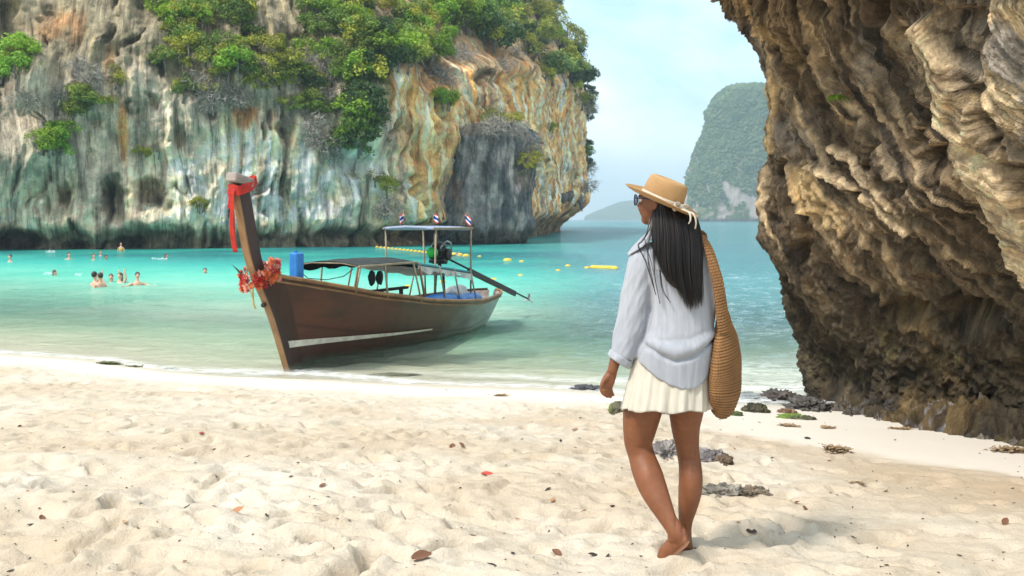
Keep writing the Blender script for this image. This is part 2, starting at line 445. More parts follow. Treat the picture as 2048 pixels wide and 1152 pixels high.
# ------------------------------------------------------------------ sea
def water_material():
    m, nt, n, l, b = newmat('sea_water')
    n.remove(b)
    geo = n.new('ShaderNodeNewGeometry'); pos = geo.outputs['Position']
    dep = attr(n, 'depth')
    patch = noise_node(n, l, pos, 0.09, 4, 0.55, (1, 1, 1))
    dcol = ramp(n, l, dep, [(0.0, (0.66, 0.70, 0.58)), (0.24, (0.52, 0.76, 0.58)), (0.46, (0.20, 0.60, 0.46)), (0.70, (0.06, 0.40, 0.35)), (1.0, (0.02, 0.16, 0.17))])
    dcol2 = mixc(n, l, ramp(n, l, patch, [(0.42, 0.0), (0.60, 0.55)]), dcol, (0.05, 0.42, 0.32))
    off = attr(n, 'offshore')
    dcol3 = mixc(n, l, off, dcol2, (0.075, 0.19, 0.215))
    dif = n.new('ShaderNodeBsdfDiffuse'); l.new(dcol3, dif.inputs[0])
    tr = n.new('ShaderNodeBsdfTransparent')
    l.new(ramp(n, l, dep, [(0.0, (0.97, 0.99, 0.97)), (0.12, (0.80, 0.93, 0.84)), (0.4, (0.35, 0.8, 0.66))]), tr.inputs[0])
    m1 = n.new('ShaderNodeMixShader'); l.new(ramp(n, l, dep, [(0.0, 0.0), (0.05, 0.10), (0.20, 0.42), (0.45, 0.9), (0.55, 1.0)]), m1.inputs[0])
    l.new(tr.outputs[0], m1.inputs[1]); l.new(dif.outputs[0], m1.inputs[2])
    gl = n.new('ShaderNodeBsdfGlossy'); gl.inputs['Roughness'].default_value = 0.05; gl.inputs[0].default_value = (1, 1, 1, 1)
    wv1 = noise_node(n, l, pos, 1.1, 4, 0.55, (1.0, 2.0, 1), 0.5)
    wv2 = noise_node(n, l, pos, 3.6, 4, 0.6, (1.0, 1.8, 1), 0.5)
    hh = mth(n, l, 'ADD', mth(n, l, 'MULTIPLY', wv1, 1.0), mth(n, l, 'MULTIPLY', wv2, 0.30))
    bp = n.new('ShaderNodeBump'); l.new(hh, bp.inputs['Height'])
    l.new(mth(n, l, 'MULTIPLY', attr(n, 'chop'), 1.0), bp.inputs['Strength']); bp.inputs['Distance'].default_value = 0.45
    l.new(bp.outputs[0], gl.inputs['Normal'])
    fr_ = n.new('ShaderNodeFresnel'); fr_.inputs[0].default_value = 1.33; l.new(bp.outputs[0], fr_.inputs['Normal'])
    m2 = n.new('ShaderNodeMixShader'); l.new(mth(n, l, 'MULTIPLY', fr_.outputs[0], attr(n, 'gloss')), m2.inputs[0])
    l.new(m1.outputs[0], m2.inputs[1]); l.new(gl.outputs[0], m2.inputs[2])
    # foam
    fo = n.new('ShaderNodeBsdfDiffuse'); fo.inputs[0].default_value = (0.86, 0.88, 0.88, 1)
    fn = noise_node(n, l, pos, 4.5, 6, 0.75, (1, 2.0, 1), 0.8)
    ff = mth(n, l, 'MULTIPLY', ramp(n, l, fn, [(0.40, 0.0), (0.58, 1.0)]), attr(n, 'foam'), True)
    m3 = n.new('ShaderNodeMixShader'); l.new(ff, m3.inputs[0]); l.new(m2.outputs[0], m3.inputs[1]); l.new(fo.outputs[0], m3.inputs[2])
    l.new(m3.outputs[0], n['Material Output'].inputs[0])
    return m
M_water = water_material()
def axis(a, b, s0, grow, hi):
    v = [a]; s = s0
    while v[-1] < b: v.append(v[-1] + s); s = min(s * grow, hi)
    return v
ax = axis(0, 16, 0.07, 1.006, .4); ax = ax + axis(ax[-1] + .5, 200, .5, 1.08, 40) + [400, 900, 2000, 4000]
wx = np.array(sorted([-a for a in ax[1:]] + ax)); wy = np.array(axis(9.0, 40, 0.055, 1.0065, .4) + axis(40.5, 300, .45, 1.03, 30) + [400, 600, 900, 1500, 2500, 4000])
WX, WY = np.meshgrid(wx, wy)
depth = -(base_h(np.clip(WX, -60, 60), np.clip(WY, 0, 80)) + .04 * fbm(WX * .25, WY * .35, 2, 3) * sstep(16, 24, WY))
fade = 1 - sstep(45, 90, WY)
tshore = WY - shore(np.clip(WX, -30, 12))
swell = (0.014 * np.sin(2 * np.pi * (tshore / 1.35) + 2.2 * fbm(WX * .3, WY * .3, 2, 3)) + 0.016 * fbm(WX * .9, WY * 1.6, 1, 3) + .008 * fbm(WX * 3, WY * 5, 1, 2)) * fade * sstep(-.2, 1.6, tshore)
off = sstep(-.05, .13, WX / WY + .03 * fbm(WX * .12, WY * .12, 5, 3)) * sstep(13, 22, WY); off = np.maximum(off, sstep(90, 200, WY))
foam = np.exp(-((tshore - .18 - .22 * fbm(WX * .6, WY * .3, 4, 3)) / .22) ** 2) * 1.0 + .75 * np.exp(-((tshore - 1.05 - .3 * fbm(WX * .5, WY * .2, 9, 3)) / .20) ** 2) * sstep(-2.5, 2.5, WX + .8) + .55 * sstep(2.2, 3.6, WX) * (1 - sstep(2.5, 5, tshore)) * (tshore > .2)
chop = 0.34 + 0.66 * off
swell = swell + (.060 * fbm(WX * 1.1, WY * 2.3, 21, 3) + .022 * fbm(WX * 3.4, WY * 6, 22, 2)) * off * fade * sstep(.3, 3, tshore)
gloss = 0.50 + 0.50 * off
sea = mk_grid('sea', np.stack([WX, WY, swell], -1), M_water, attrs={'depth': np.clip(depth / 3.0, 0, 1), 'offshore': off * .9, 'foam': np.clip(foam * .7, 0, 1), 'chop': chop, 'gloss': gloss})
tag(sea, kind='structure')
# ------------------------------------------------------------------ big cliff across the bay
def setcol(o, name, C):
    a = o.data.color_attributes.new(name, 'FLOAT_COLOR', 'POINT')
    C = np.asarray(C, np.float32).reshape(-1, 3); a.data.foreach_set('color', np.column_stack([C, np.ones(len(C))]).astype(np.float32).ravel())

def lerp(a, b, t):
    t = np.asarray(t)[..., None]; return a * (1 - t) + np.asarray(b, float) * t

def rock_material(name, scale=1.0, bd=0.12, rough=0.9, vary=0.5, spec=0.2, streak=0.0, sdist=0.0):
    m, nt, n, l, b = newmat(name)
    tc = n.new('ShaderNodeTexCoord').outputs['Object']
    vc = n.new('ShaderNodeVertexColor'); vc.layer_name = 'tint'
    f1 = noise_node(n, l, tc, 1.3 * scale, 8, 0.68, (1, 1, .35))
    c = mixc(n, l, vary, vc.outputs[0], ramp(n, l, f1, [(0.30, (0.35, 0.35, 0.36)), (0.5, (0.9, 0.9, 0.9)), (0.70, (1.5, 1.48, 1.42))]), 'MULTIPLY')
    f2 = noise_node(n, l, tc, 7 * scale, 5, 0.7)
    c = mixc(n, l, vary * .8, c, ramp(n, l, f2, [(0.32, (0.45, 0.44, 0.42)), (0.6, (1.25, 1.25, 1.25))]), 'MULTIPLY')
    stn = None
    if streak:
        cb = n.new('ShaderNodeCombineXYZ'); l.new(attr(n, 'su'), cb.inputs[0]); l.new(attr(n, 'sv'), cb.inputs[1])
        stn = noise_node(n, l, cb.outputs[0], 1.0, 9, .68, None, .35); st2_ = noise_node(n, l, cb.outputs[0], 2.7, 7, .7, (1, .6, 1), .2)
        c = mixc(n, l, streak, c, ramp(n, l, stn, [(.36, (.26, .24, .22)), (.46, (.80, .79, .78)), (.55, (1.05, 1.04, 1.0)), (.66, (1.75, 1.62, 1.42))]), 'MULTIPLY')
        c = mixc(n, l, streak * .8, c, ramp(n, l, st2_, [(.38, (.35, .33, .31)), (.47, (1, 1, 1)), (.68, (1.35, 1.3, 1.2))]), 'MULTIPLY')
    l.new(c, b.inputs['Base Color']); b.inputs['Roughness'].default_value = rough
    b.inputs['Specular IOR Level'].default_value = spec
    h = mth(n, l, 'ADD', noise_node(n, l, tc, 2.2 * scale, 7, 0.7, (1, 1, .45)), mth(n, l, 'MULTIPLY', f2, 0.4))
    if stn is not None: h = mth(n, l, 'ADD', h, mth(n, l, 'ADD', mth(n, l, 'MULTIPLY', stn, sdist), mth(n, l, 'MULTIPLY', st2_, sdist * .5)))
    bump(n, l, b, h, bd, 0.9)
    return m
M_cliff = rock_material('limestone_far', 1.0, 0.6, vary=.6, streak=.85, sdist=1.5)

path = np.array([(-560, 58), (-300, 63), (-100, 67), (0, 69.5), (200, 71.5), (400, 73.5), (600, 76), (760, 79), (840, 82), (920, 88), (990, 93),
                 (1040, 99), (1075, 114), (1105, 134), (1135, 148), (1156, 156), (1166, 166), (1160, 182), (1110, 214), (1000, 262)], float)
pp = catmull(path, 4000); PX = (pp[:, 0] - 1024) / FPX * pp[:, 1]; PY = pp[:, 1]
ds = np.hypot(np.diff(PX), np.diff(PY)) / PY[:-1] * np.where(pp[:-1, 0] > 1164, .4, 1) * np.where(PY[:-1] > 170, .4, 1)
cs = np.concatenate([[0], np.cumsum(ds)]); NC = 830
tt = np.linspace(0, cs[-1], NC); cx_ = np.interp(tt, cs, PX); cy_ = np.interp(tt, cs, PY)
arc = np.concatenate([[0], np.cumsum(np.hypot(np.diff(cx_), np.diff(cy_)))])
tx = np.gradient(cx_); ty = np.gradient(cy_); ln = np.hypot(tx, ty)
k9 = np.ones(41) / 41
nx = np.convolve(np.pad(ty / ln, 20, 'edge'), k9, 'valid'); ny = np.convolve(np.pad(-tx / ln, 20, 'edge'), k9, 'valid')
Hc = np.interp(cy_, [60, 75, 100, 150, 260], [24, 27, 34, 45, 48])
NR = 275
v = np.linspace(0, 1, NR)[:, None]
Z = -0.9 + v * (Hc[None] + .9); S = np.broadcast_to(arc[None], Z.shape); D = np.broadcast_to(cy_[None], Z.shape); K = D / 75
px0, py0 = 1024 + cx_[None] / cy_[None] * FPX + 0 * Z, HZ + (CAMZ - Z) / D * FPX
s75 = S / 1.0
O = 1.9 * fbm(S / 13 / K ** .5, Z / 10 / K, 1.0, 3) * K ** .3
wv = 1.2 * fbm(S / 6, Z / 9, 5.0, 3)
O += 1.35 * (ridged(S / 4.4 + wv * .5, Z / (13 * K), 2.0, 3) - .62) * sstep(-1, 3, Z)
O += 0.75 * (ridged(S / 1.5 + wv * .5, Z / 5, 6.0, 3) - .6)
wor = worley(S / 1.3 + .4 * wv, Z / 6.5 + .3 * wv, 4.4); O += .50 * (wor - .5)
O += 0.38 * fbm(S / .8, Z / 1.6, 9.0, 3) + 0.16 * fbm(S / .35, Z / .6, 3.0, 2)
crk = ridged(S / 3.8 + .8 * wv, Z / 10, 31.0, 4); O -= 1.3 * sstep(.78, .92, crk)
endk = sstep(1090, 1160, px0) * (cy_[None] > 110)
endk = np.maximum(endk, (cy_[None] > 150) * 1.0)
noz = Z / K
O -= (1.5 + .8 * fbm(S / 4, 0 * Z, 4, 3)) * (1 - sstep(.5, 2.0, noz + .8 * fbm(S / 3, 0 * Z, 8, 3))) * K ** .8
O -= 1.7 * endk * (1 - sstep(1.0, 2.5, Z / K))
O += .7 * endk * np.exp(-((Z / K - 2.6) / 1.4) ** 2)
lean = np.maximum(0, Z - (11.5 * K + 1.8 * fbm(S / 8, 0 * Z, 12, 3)))
O -= lean * (.62 - .22 * endk) + .010 * lean ** 2 * (1 - endk * .5)
O += 1.0 * fbm(S / 2.6, Z / 2.6, 14, 3) * sstep(0, 4, lean)
for (a, b_, ra, rb, dp) in [(122, 396, 13, 34, 2.6), (92, 402, 8, 28, 1.5), (228, 398, 28, 48, 3.2), (305, 394, 36, 30, 3.0), (40, 486, 36, 22, 3.0), (150, 492, 34, 12, 2.2),
                           (245, 488, 45, 14, 2.5), (575, 262, 22, 22, 1.4), (212, 395, 9, 40, 1.4), (425, 225, 10, 18, 1.2), (700, 330, 40, 26, 1.5), (790, 385, 12, 20, 1.8), (690, 470, 40, 14, 1.4), (880, 470, 90, 26, 2.5), (20, 60, 26, 90, 2.0), (360, 265, 14, 22, 1.3)]:
    r = np.hypot((px0 - a) / ra, (py0 - b_) / rb); O -= dp * (1 - sstep(.35, 1.15, r + .75 * fbm(S / 1.7, Z / 2.2, a, 3)))
for (a, b_, ra, rb, dp) in [(300, 435, 60, 30, 1.3), (150, 440, 20, 50, .9), (270, 120, 60, 110, 1.2), (500, 130, 120, 70, 2.0), (760, 90, 130, 100, 2.5), (60, 140, 50, 70, 2.0), (715, 250, 50, 70, 1.6), (1010, 130, 90, 30, 1.5), (60, 300, 90, 70, 1.4)]:
    r = np.hypot((px0 - a) / ra, (py0 - b_) / rb); O += dp * (1 - sstep(.2, 1.2, r)) * K ** .5
CP = np.stack([cx_[None] + nx[None] * O, cy_[None] + ny[None] * O, Z + 0 * O], -1)
CP[..., 2] -= .0
# tint: grey, cream, orange, dark drip stains
N3 = lambda a, b_, c, o=4: fbm(S / a, Z / b_, c, o)
stk = N3(.75, 9, 50, 5); stk2 = N3(.5, 6, 70, 4); blob = N3(3.5, 3.5, 90, 4); fine = N3(.5, .6, 93, 3)
col = np.zeros(Z.shape + (3,)) + np.array([0.33, 0.31, 0.28])
col = lerp(col, (0.42, 0.40, 0.37), sstep(-.1, .45, blob))
col = lerp(col, (0.13, 0.13, 0.125), sstep(.0, .45, stk) * .75)
def zone(a, b_, ra, rb, soft=.45): return 1 - sstep(1 - soft, 1 + soft, np.hypot((px0 - a) / ra, (py0 - b_) / rb) + .3 * N3(3, 4, 33, 3))
pale = np.maximum(zone(540, 370, 260, 110), zone(330, 380, 90, 80)); pale = np.maximum(pale, zone(60, 430, 140, 60) * .55)
col = lerp(col, (0.80, 0.71, 0.60), pale * sstep(-.45, .15, N3(1.2, 4, 21) + .2))
col = lerp(col, (0.17, 0.185, 0.175), pale * sstep(.16, .46, stk) * .65)
warm = np.maximum(sstep(735, 800, px0 + 40 * N3(5, 5, 40, 2)), 0)
col = lerp(col, (0.66, 0.50, 0.36), warm * (.85))
org = warm * sstep(-.25, .15, stk2 + .25 * N3(3, 12, 66, 2) + .1)
org = np.maximum(org, zone(112, 40, 48, 46) * sstep(-.3, .2, N3(2, 3, 4))); org = np.maximum(org, zone(245, 255, 10, 62, .3)); org = np.maximum(org, zone(215, 130, 12, 50, .3) * .7)
org = np.maximum(org, zone(492, 222, 24, 30)); org = np.maximum(org, .5 * zone(520, 270, 70, 70) * sstep(.1, .4, stk2))
col = lerp(col, (0.62, 0.27, 0.105), org * .97)
col = lerp(col, (0.74, 0.66, 0.55), warm * sstep(.10, .4, N3(.9, 14, 77, 4)) * .9)
col = lerp(col, (0.17, 0.155, 0.145), warm * sstep(.22, .42, N3(1.1, 12, 57, 4)) * .85)
teal = np.maximum.reduce([zone(300, 400, 70, 60) * .9, zone(260, 340, 60, 60) * .6, zone(590, 350, 60, 60) * sstep(-.1, .4, stk) * .7, zone(430, 250, 120, 60) * sstep(-.1, .4, stk) * .8, zone(120, 400, 70, 60) * .6])
col = lerp(col, (0.065, 0.105, 0.085), teal * .35)
col = lerp(col, (0.46, 0.35, 0.30), sstep(.25, .5, N3(1.6, 1.6, 120, 3)) * .35 * pale)
col = lerp(col, (0.075, 0.07, 0.05), (1 - sstep(1.0, 2.1, noz + .9 * N3(1.5, 2, 29, 3))) * .9)
soil = sstep(0, 3, lean + 2 * N3(3, 3, 15, 2)); col = lerp(col, (0.13, 0.12, 0.075), soil * .75)
veg = soil
col = (col * 2.2 + .03) * np.array([1.10, 1.0, .87]) * (1 + .35 * fine)[..., None]
cliff = mk_grid('cliff', CP, M_cliff, attrs={'su': (S + .5 * wv) / .75, 'sv': Z / 6.5}); tag(cliff, kind='structure'); setcol(cliff, 'tint', np.clip(col, .01, 1.1))
cpx, cpy = proj(CP.reshape(-1, 3)); cflat = CP.reshape(-1, 3)
cn = np.stack([nx, ny], -1)

def ring_rock(name, prof, dc, half, n=120, m=90, amp=0.5, freq=1.0, seed=0, pw=2.6, mat=None, colf=None, parent=None, zlo=None, vert=1.0, extra=None, lowres=None):
    """closed rock lump; prof rows are (py, px_left, px_right) seen at distance dc"""
    prof = np.array(prof, float); Q = catmull(prof, m); z = CAMZ - (Q[:, 0] - HZ) / FPX * dc
    xl = (Q[:, 1] - 1024) / FPX * dc; xr = (Q[:, 2] - 1024) / FPX * dc
    q = np.linspace(0, 2 * np.pi, n, endpoint=False); c, s_ = np.cos(q), np.sin(q)
    c = np.sign(c) * np.abs(c) ** (2 / pw); s_ = np.sign(s_) * np.abs(s_) ** (2 / pw)
    a = (xr - xl) / 2; hb = half * np.clip(a / a.max(), 0.02, 1) ** .7
    P = np.stack([((xl + xr) / 2)[:, None] + a[:, None] * c, dc + hb[:, None] * s_[None], z[:, None] + 0 * c[None]], -1)
    cen = P.mean(1, keepdims=True); dr = P - cen; dr[..., 2] = 0; dr /= np.linalg.norm(dr, axis=-1, keepdims=True) + 1e-6
    f = freq; x, y, zz = P[..., 0] * f, P[..., 1] * f, P[..., 2] * f / vert
    o = amp * (1.2 * fbm(x * .35 + seed, y * .35, zz * .35, 3) + .8 * (ridged(x + seed, y, zz * .6, 4) - .6) + .3 * fbm(x * 3, y * 3 + seed, zz * 3, 3))
    if extra is not None: o = o + extra(P)
    P = P + dr * o[..., None] * np.clip(a / a.max() * 3, 0, 1)[:, None, None]
    P[..., 2] += .3 * amp * fbm(x * 1.4, y * 1.4, seed + 5., 3)
    F = [tuple(f_) for f_ in gridf(m, n, True)]; F = [f_[::-1] for f_ in F]
    V = P.reshape(-1, 3); F.append(tuple(range(n))); F.append(tuple(range((m - 1) * n, m * n))[::-1])
    ob = mk(name, V, F, mat, parent)
    for nm_, ar_ in (('su', q[None] * (a.max() / .75) + 0 * z[:, None]), ('sv', z[:, None] / 5.0 + 0 * q[None])):
        at_ = ob.data.attributes.new(nm_, 'FLOAT', 'POINT'); at_.data.foreach_set('value', np.ascontiguousarray(ar_, np.float32).ravel())
    C_ = colf(P, o) if colf else np.zeros(P.shape) + .3
    setcol(ob, 'tint', np.clip(C_, .01, .95))
    return ob, P

def outcol(P, o):
    x, y, z = P[..., 0], P[..., 1], P[..., 2]
    c = np.zeros(P.shape) + np.array([.27, .27, .28])
    c = lerp(c, (.50, .47, .45), sstep(-.1, .35, fbm(x / 2, y / 2, z / 2, 4)))
    c = lerp(c, (.09, .12, .14), sstep(.05, .4, fbm(x / 1.1 + 9, y, z / 6, 4)) * .8)
    c = lerp(c, (.42, .27, .18), sstep(.15, .5, fbm(x / 3 + 4, y / 3, z / 3, 3)) * .5)
    c = lerp(c, (.10, .13, .14), (1 - sstep(-6.2, -4.6, x)) * sstep(.6, 2, z) * .75)
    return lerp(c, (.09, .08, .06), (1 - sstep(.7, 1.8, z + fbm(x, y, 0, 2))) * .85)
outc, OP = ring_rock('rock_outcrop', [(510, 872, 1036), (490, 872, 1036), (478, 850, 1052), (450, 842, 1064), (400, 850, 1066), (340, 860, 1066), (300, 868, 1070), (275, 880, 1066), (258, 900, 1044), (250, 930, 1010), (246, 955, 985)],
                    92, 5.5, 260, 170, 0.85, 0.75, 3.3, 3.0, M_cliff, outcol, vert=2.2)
tag(outc, kind='structure')
opx, opy = proj(OP.reshape(-1, 3)); oflat = OP.reshape(-1, 3)

# hanging rock teeth under the far end of the cliff
mb = MB()
for k in range(15):
    a = 1094 + 7.0 * k + rnd.uniform(-3, 3); dd = np.interp(a, [1090, 1195], [134, 152]) - rnd.uniform(0, 3); t0 = rnd.uniform(385, 400); L = rnd.uniform(7, 17) * (0.6 + .5 * (k > 9))
    if a > 1172: continue
    _m = np.where((np.abs(cpx - a) < 6) & (np.abs(cpy - t0) < 14) & (cflat[:, 1] < 175))[0]
    if len(_m) == 0: continue
    _q = cflat[_m[np.argmin(cpy[_m] * -1)]]; dd = _q[1] - .1; t0 = proj(_q)[1] - 4
    p0 = W(a, t0, dd); p1 = W(a + rnd.uniform(-2, 4), t0 + L, dd)
    w = rnd.uniform(.25, .55)
    mb.tube([p0 + (0, 0, 1), p0, (p0 + p1) / 2 + np.array([rnd.uniform(-.2, .2), 0, 0]), p1], [w * 1.5, w * 1.25, w * .7, .06], 7)
st = mb.build('stalactites', M_cliff, cliff, True); setcol(st, 'tint', np.zeros((len(st.data.vertices), 3)) + np.array([.30, .27, .25]))

# ------------------------------------------------------------------ islands on the horizon
def islcol(P, o):
    x, y, z = P[..., 0], P[..., 1], P[..., 2]
    c = np.zeros(P.shape) + np.array([.07, .13, .045])
    c = lerp(c, (.045, .085, .035), sstep(-.1, .3, fbm(x / 9, y / 9, z / 9, 4)))
    c = lerp(c, (.20, .22, .09), sstep(.1, .4, fbm(x / 7 + 5, y / 7, z / 5, 4)) * .7)
    rk = sstep(.0, .25, fbm(x / 16 + 2.2, y / 10, z / 26, 4) - .008 * (z - 26)) * (1 - sstep(28, 66, z))
    c = lerp(c, (.52, .44, .40), rk)
    c = lerp(c, (.42, .33, .27), sstep(.3, .5, fbm(x / 12 + 8, y, z / 18, 4)) * .6)
    c = lerp(c, (.09, .09, .09), 1 - sstep(1.5, 4, z))
    return c * .75
M_isl = rock_material('island_rock', 0.12, 1.6, vary=.7)
isl, IP = ring_rock('island', [(446, 1366, 1980), (436, 1366, 1980), (410, 1370, 1980), (360, 1374, 1970), (310, 1390, 1950), (265, 1408, 1900), (225, 1420, 1850), (200, 1430, 1800), (183, 1440, 1750), (177, 1462, 1650), (175, 1480, 1560)],
                   910, 45, 360, 170, 6.0, 0.07, 1.7, 3.2, M_isl, islcol)
tag(isl, kind='structure')
def hillcol(P, o): return np.zeros(P.shape) + np.array([.08, .12, .07])
hl, _ = ring_rock('distant_hills', [(440, 1170, 1440), (430, 1176, 1420), (420, 1200, 1400), (411, 1222, 1380), (404, 1245, 1350), (401, 1265, 1300)], 2600, 200, 120, 30, 12, 0.01, 8, 2.2, M_isl, hillcol)
tag(hl, kind='structure')
# tree clumps that roughen the island outline
ipx, ipy = proj(IP.reshape(-1, 3)); ifl = IP.reshape(-1, 3)
sel = np.where((ipx < 1560) & (ifl[:, 1] < 915) & (ifl[:, 2] > 14))[0]
q = RS.choice(sel, 5200); V = []; 
base = np.array([(0, 0, 1), (1, 0, 0), (0, 1, 0), (-1, 0, 0), (0, -1, 0), (0, 0, -1)], float)
bf = [(0, 1, 2), (0, 2, 3), (0, 3, 4), (0, 4, 1), (5, 2, 1), (5, 3, 2), (5, 4, 3), (5, 1, 4)]
keep = [i for i in q if fbm(ifl[i, 0] / 16 + 2.2, ifl[i, 1] / 10, ifl[i, 2] / 26, 4) - .010 * (ifl[i, 2] - 22) < .05 or ifl[i, 2] > 60]
VV = []; FF = []
for i in keep:
    s_ = rnd.uniform(.8, 2.3); b0 = len(VV) * 6
    VV.append(ifl[i] + base * s_ * RS.uniform(.6, 1.3, (6, 3)) + np.array([0, 0, s_ * .4])); FF += [(a + b0, b_ + b0, c + b0) for a, b_, c in bf]
M_farleaf = pmat('far_foliage', (0.035, 0.085, 0.035), (0.10, 0.14, 0.05), 0.12, 0.8, detail=6)
fo = mk('forest', np.concatenate(VV), np.array(FF), M_farleaf, None, False); tag(fo, kind='stuff')

# ------------------------------------------------------------------ shrubs and trees on the cliff
def crown(seed, rx, rz, ncl, per, leaf, droop=0.0):
    rs = np.random.RandomState(seed); out = []
    for k in range(ncl):
        u = rs.normal(size=3); u /= np.linalg.norm(u); u[2] = abs(u[2]) * (1 if rs.rand() < .75 else -.6)
        c = u * np.array([rx, rx, rz]) * rs.uniform(.45, .95); rc = rs.uniform(.28, .5) * rx
        p = rs.normal(size=(per, 3)); p /= np.linalg.norm(p, axis=1)[:, None]; p *= (rs.rand(per, 1) ** .33)
        nrm = p + rs.normal(size=(per, 3)) * .45 + np.array([0, 0, .5])
        p = c + p * rc * np.array([1, 1, .72]); p[:, 2] -= droop * np.hypot(p[:, 0], p[:, 1]) ** 2
        out.append(np.hstack([p, nrm]))
    A = np.concatenate(out); p, nrm = A[:, :3], A[:, 3:]; nrm /= np.linalg.norm(nrm, axis=1)[:, None]
    t = np.cross(nrm, rs.normal(size=nrm.shape)); t /= np.linalg.norm(t, axis=1)[:, None]; b_ = np.cross(nrm, t)
    L = leaf * rs.uniform(.6, 1.3, (len(p), 1)); w = L * .55
    V = np.stack([p - t * L * .5, p + b_ * w * .5, p + t * L * .5, p - b_ * w * .5], 1)
    V[:, 2] -= nrm * L * .12
    return V.reshape(-1, 3), np.arange(len(p) * 4).reshape(-1, 4)

M_leaf = {'bright': leafmat('leaf_bright', (0.25, 0.40, 0.030), (0.15, 0.28, 0.028)), 'yellow': leafmat('leaf_yellow', (0.42, 0.42, 0.05), (0.26, 0.30, 0.04)),
          'mid': leafmat('leaf_mid', (0.20, 0.28, 0.045), (0.09, 0.16, 0.03)), 'dark': leafmat('leaf_dark', (0.08, 0.14, 0.04), (0.04, 0.08, 0.025)), 'dry': leafmat('leaf_dry', (0.26, 0.24, 0.13), (0.19, 0.17, 0.11), .2)}
M_bark = pmat('bark', (0.26, 0.23, 0.20), (0.15, 0.13, 0.11), 6, .85, .02)
M_twig = pmat('dry_twigs', (0.36, 0.33, 0.29), (0.22, 0.195, 0.16), 3, .9)

def stem_mesh(seed, h):
    rs = random.Random(seed); mb = MB()
    mb.tube([(0, 0, -.3), (.05 * h, .0, h * .2), (.0, .06 * h, h * .5), (.05 * h, 0, h * .85)], [.09 * h, .06 * h, .045 * h, .02 * h], 6)
    for k in range(5):
        a = rs.uniform(0, 6.28); z0 = rs.uniform(.15, .6) * h; r = rs.uniform(.5, .9) * h
        mb.tube([(0, 0, z0), (math.cos(a) * r * .5, math.sin(a) * r * .5, z0 + .25 * h), (math.cos(a) * r, math.sin(a) * r, z0 + rs.uniform(.2, .6) * h)], [.03 * h, .02 * h, .008 * h], 4)
    return mb
shrub_protos = {}
def proto(kind, i, builder):
    shrub_protos.setdefault(kind, []).append(builder)
def mesh_only(o):
    m = o.data; bpy.data.objects.remove(o); return m
for kind, leaf, ncl, per, rz in (('bright', .17, 15, 75, .8), ('yellow', .16, 12, 60, .75), ('mid', .17, 16, 75, .85), ('dark', .18, 16, 75, .85), ('dry', .12, 10, 40, .7)):
    for i in range(3):
        V, F = crown(100 + i * 7 + len(kind) * 31, 1.0, rz, ncl, per, leaf, .10)
        cm = mesh_only(mk('foliage', V + np.array([0, 0, .75]), F, M_leaf[kind], None, False))
        sm = mesh_only(stem_mesh(40 + i, 1.0).build('stem', M_bark, None, True))
        shrub_protos.setdefault(kind, []).append((cm, sm))
# bare twig tangles
for i in range(4):
    rs = np.random.RandomState(300 + i); n_ = 420
    u = rs.normal(size=(n_, 3)); u /= np.linalg.norm(u, axis=1)[:, None]; c = u * (rs.rand(n_, 1) ** .5) * np.array([1.1, 1.0, .8])
    d_ = rs.normal(size=(n_, 3)) + u * .8 + np.array([0, 0, -.3]); d_ /= np.linalg.norm(d_, axis=1)[:, None]; L = rs.uniform(.2, .6, (n_, 1))
    s_ = np.cross(d_, rs.normal(size=(n_, 3))); s_ /= np.linalg.norm(s_, axis=1)[:, None]; w = rs.uniform(.010, .030, (n_, 1))
    V = np.stack([c - s_ * w, c + s_ * w, c + d_ * L + s_ * w * .3, c + d_ * L - s_ * w * .3], 1).reshape(-1, 3)
    tm = mesh_only(mk('twigs', V + np.array([0, 0, .3]), np.arange(n_ * 4).reshape(-1, 4), M_twig, None, False))
    sm = mesh_only(stem_mesh(60 + i, .8).build('stem', M_bark, None, True))
    shrub_protos.setdefault('twig', []).append((tm, sm))

def surf(px, py, which='c'):
    P, a, b_ = (cflat, cpx, cpy) if which == 'c' else (oflat, opx, opy)
    e = np.hypot(a - px, b_ - py); near = np.where((e < 5) & (P[:, 1] > 20))[0]
    if len(near) == 0:
        near = np.array([np.argmin(e + (P[:, 1] < 20) * 1e4)])
    return P[near[np.argmin(P[near, 1])]], e[near].min()

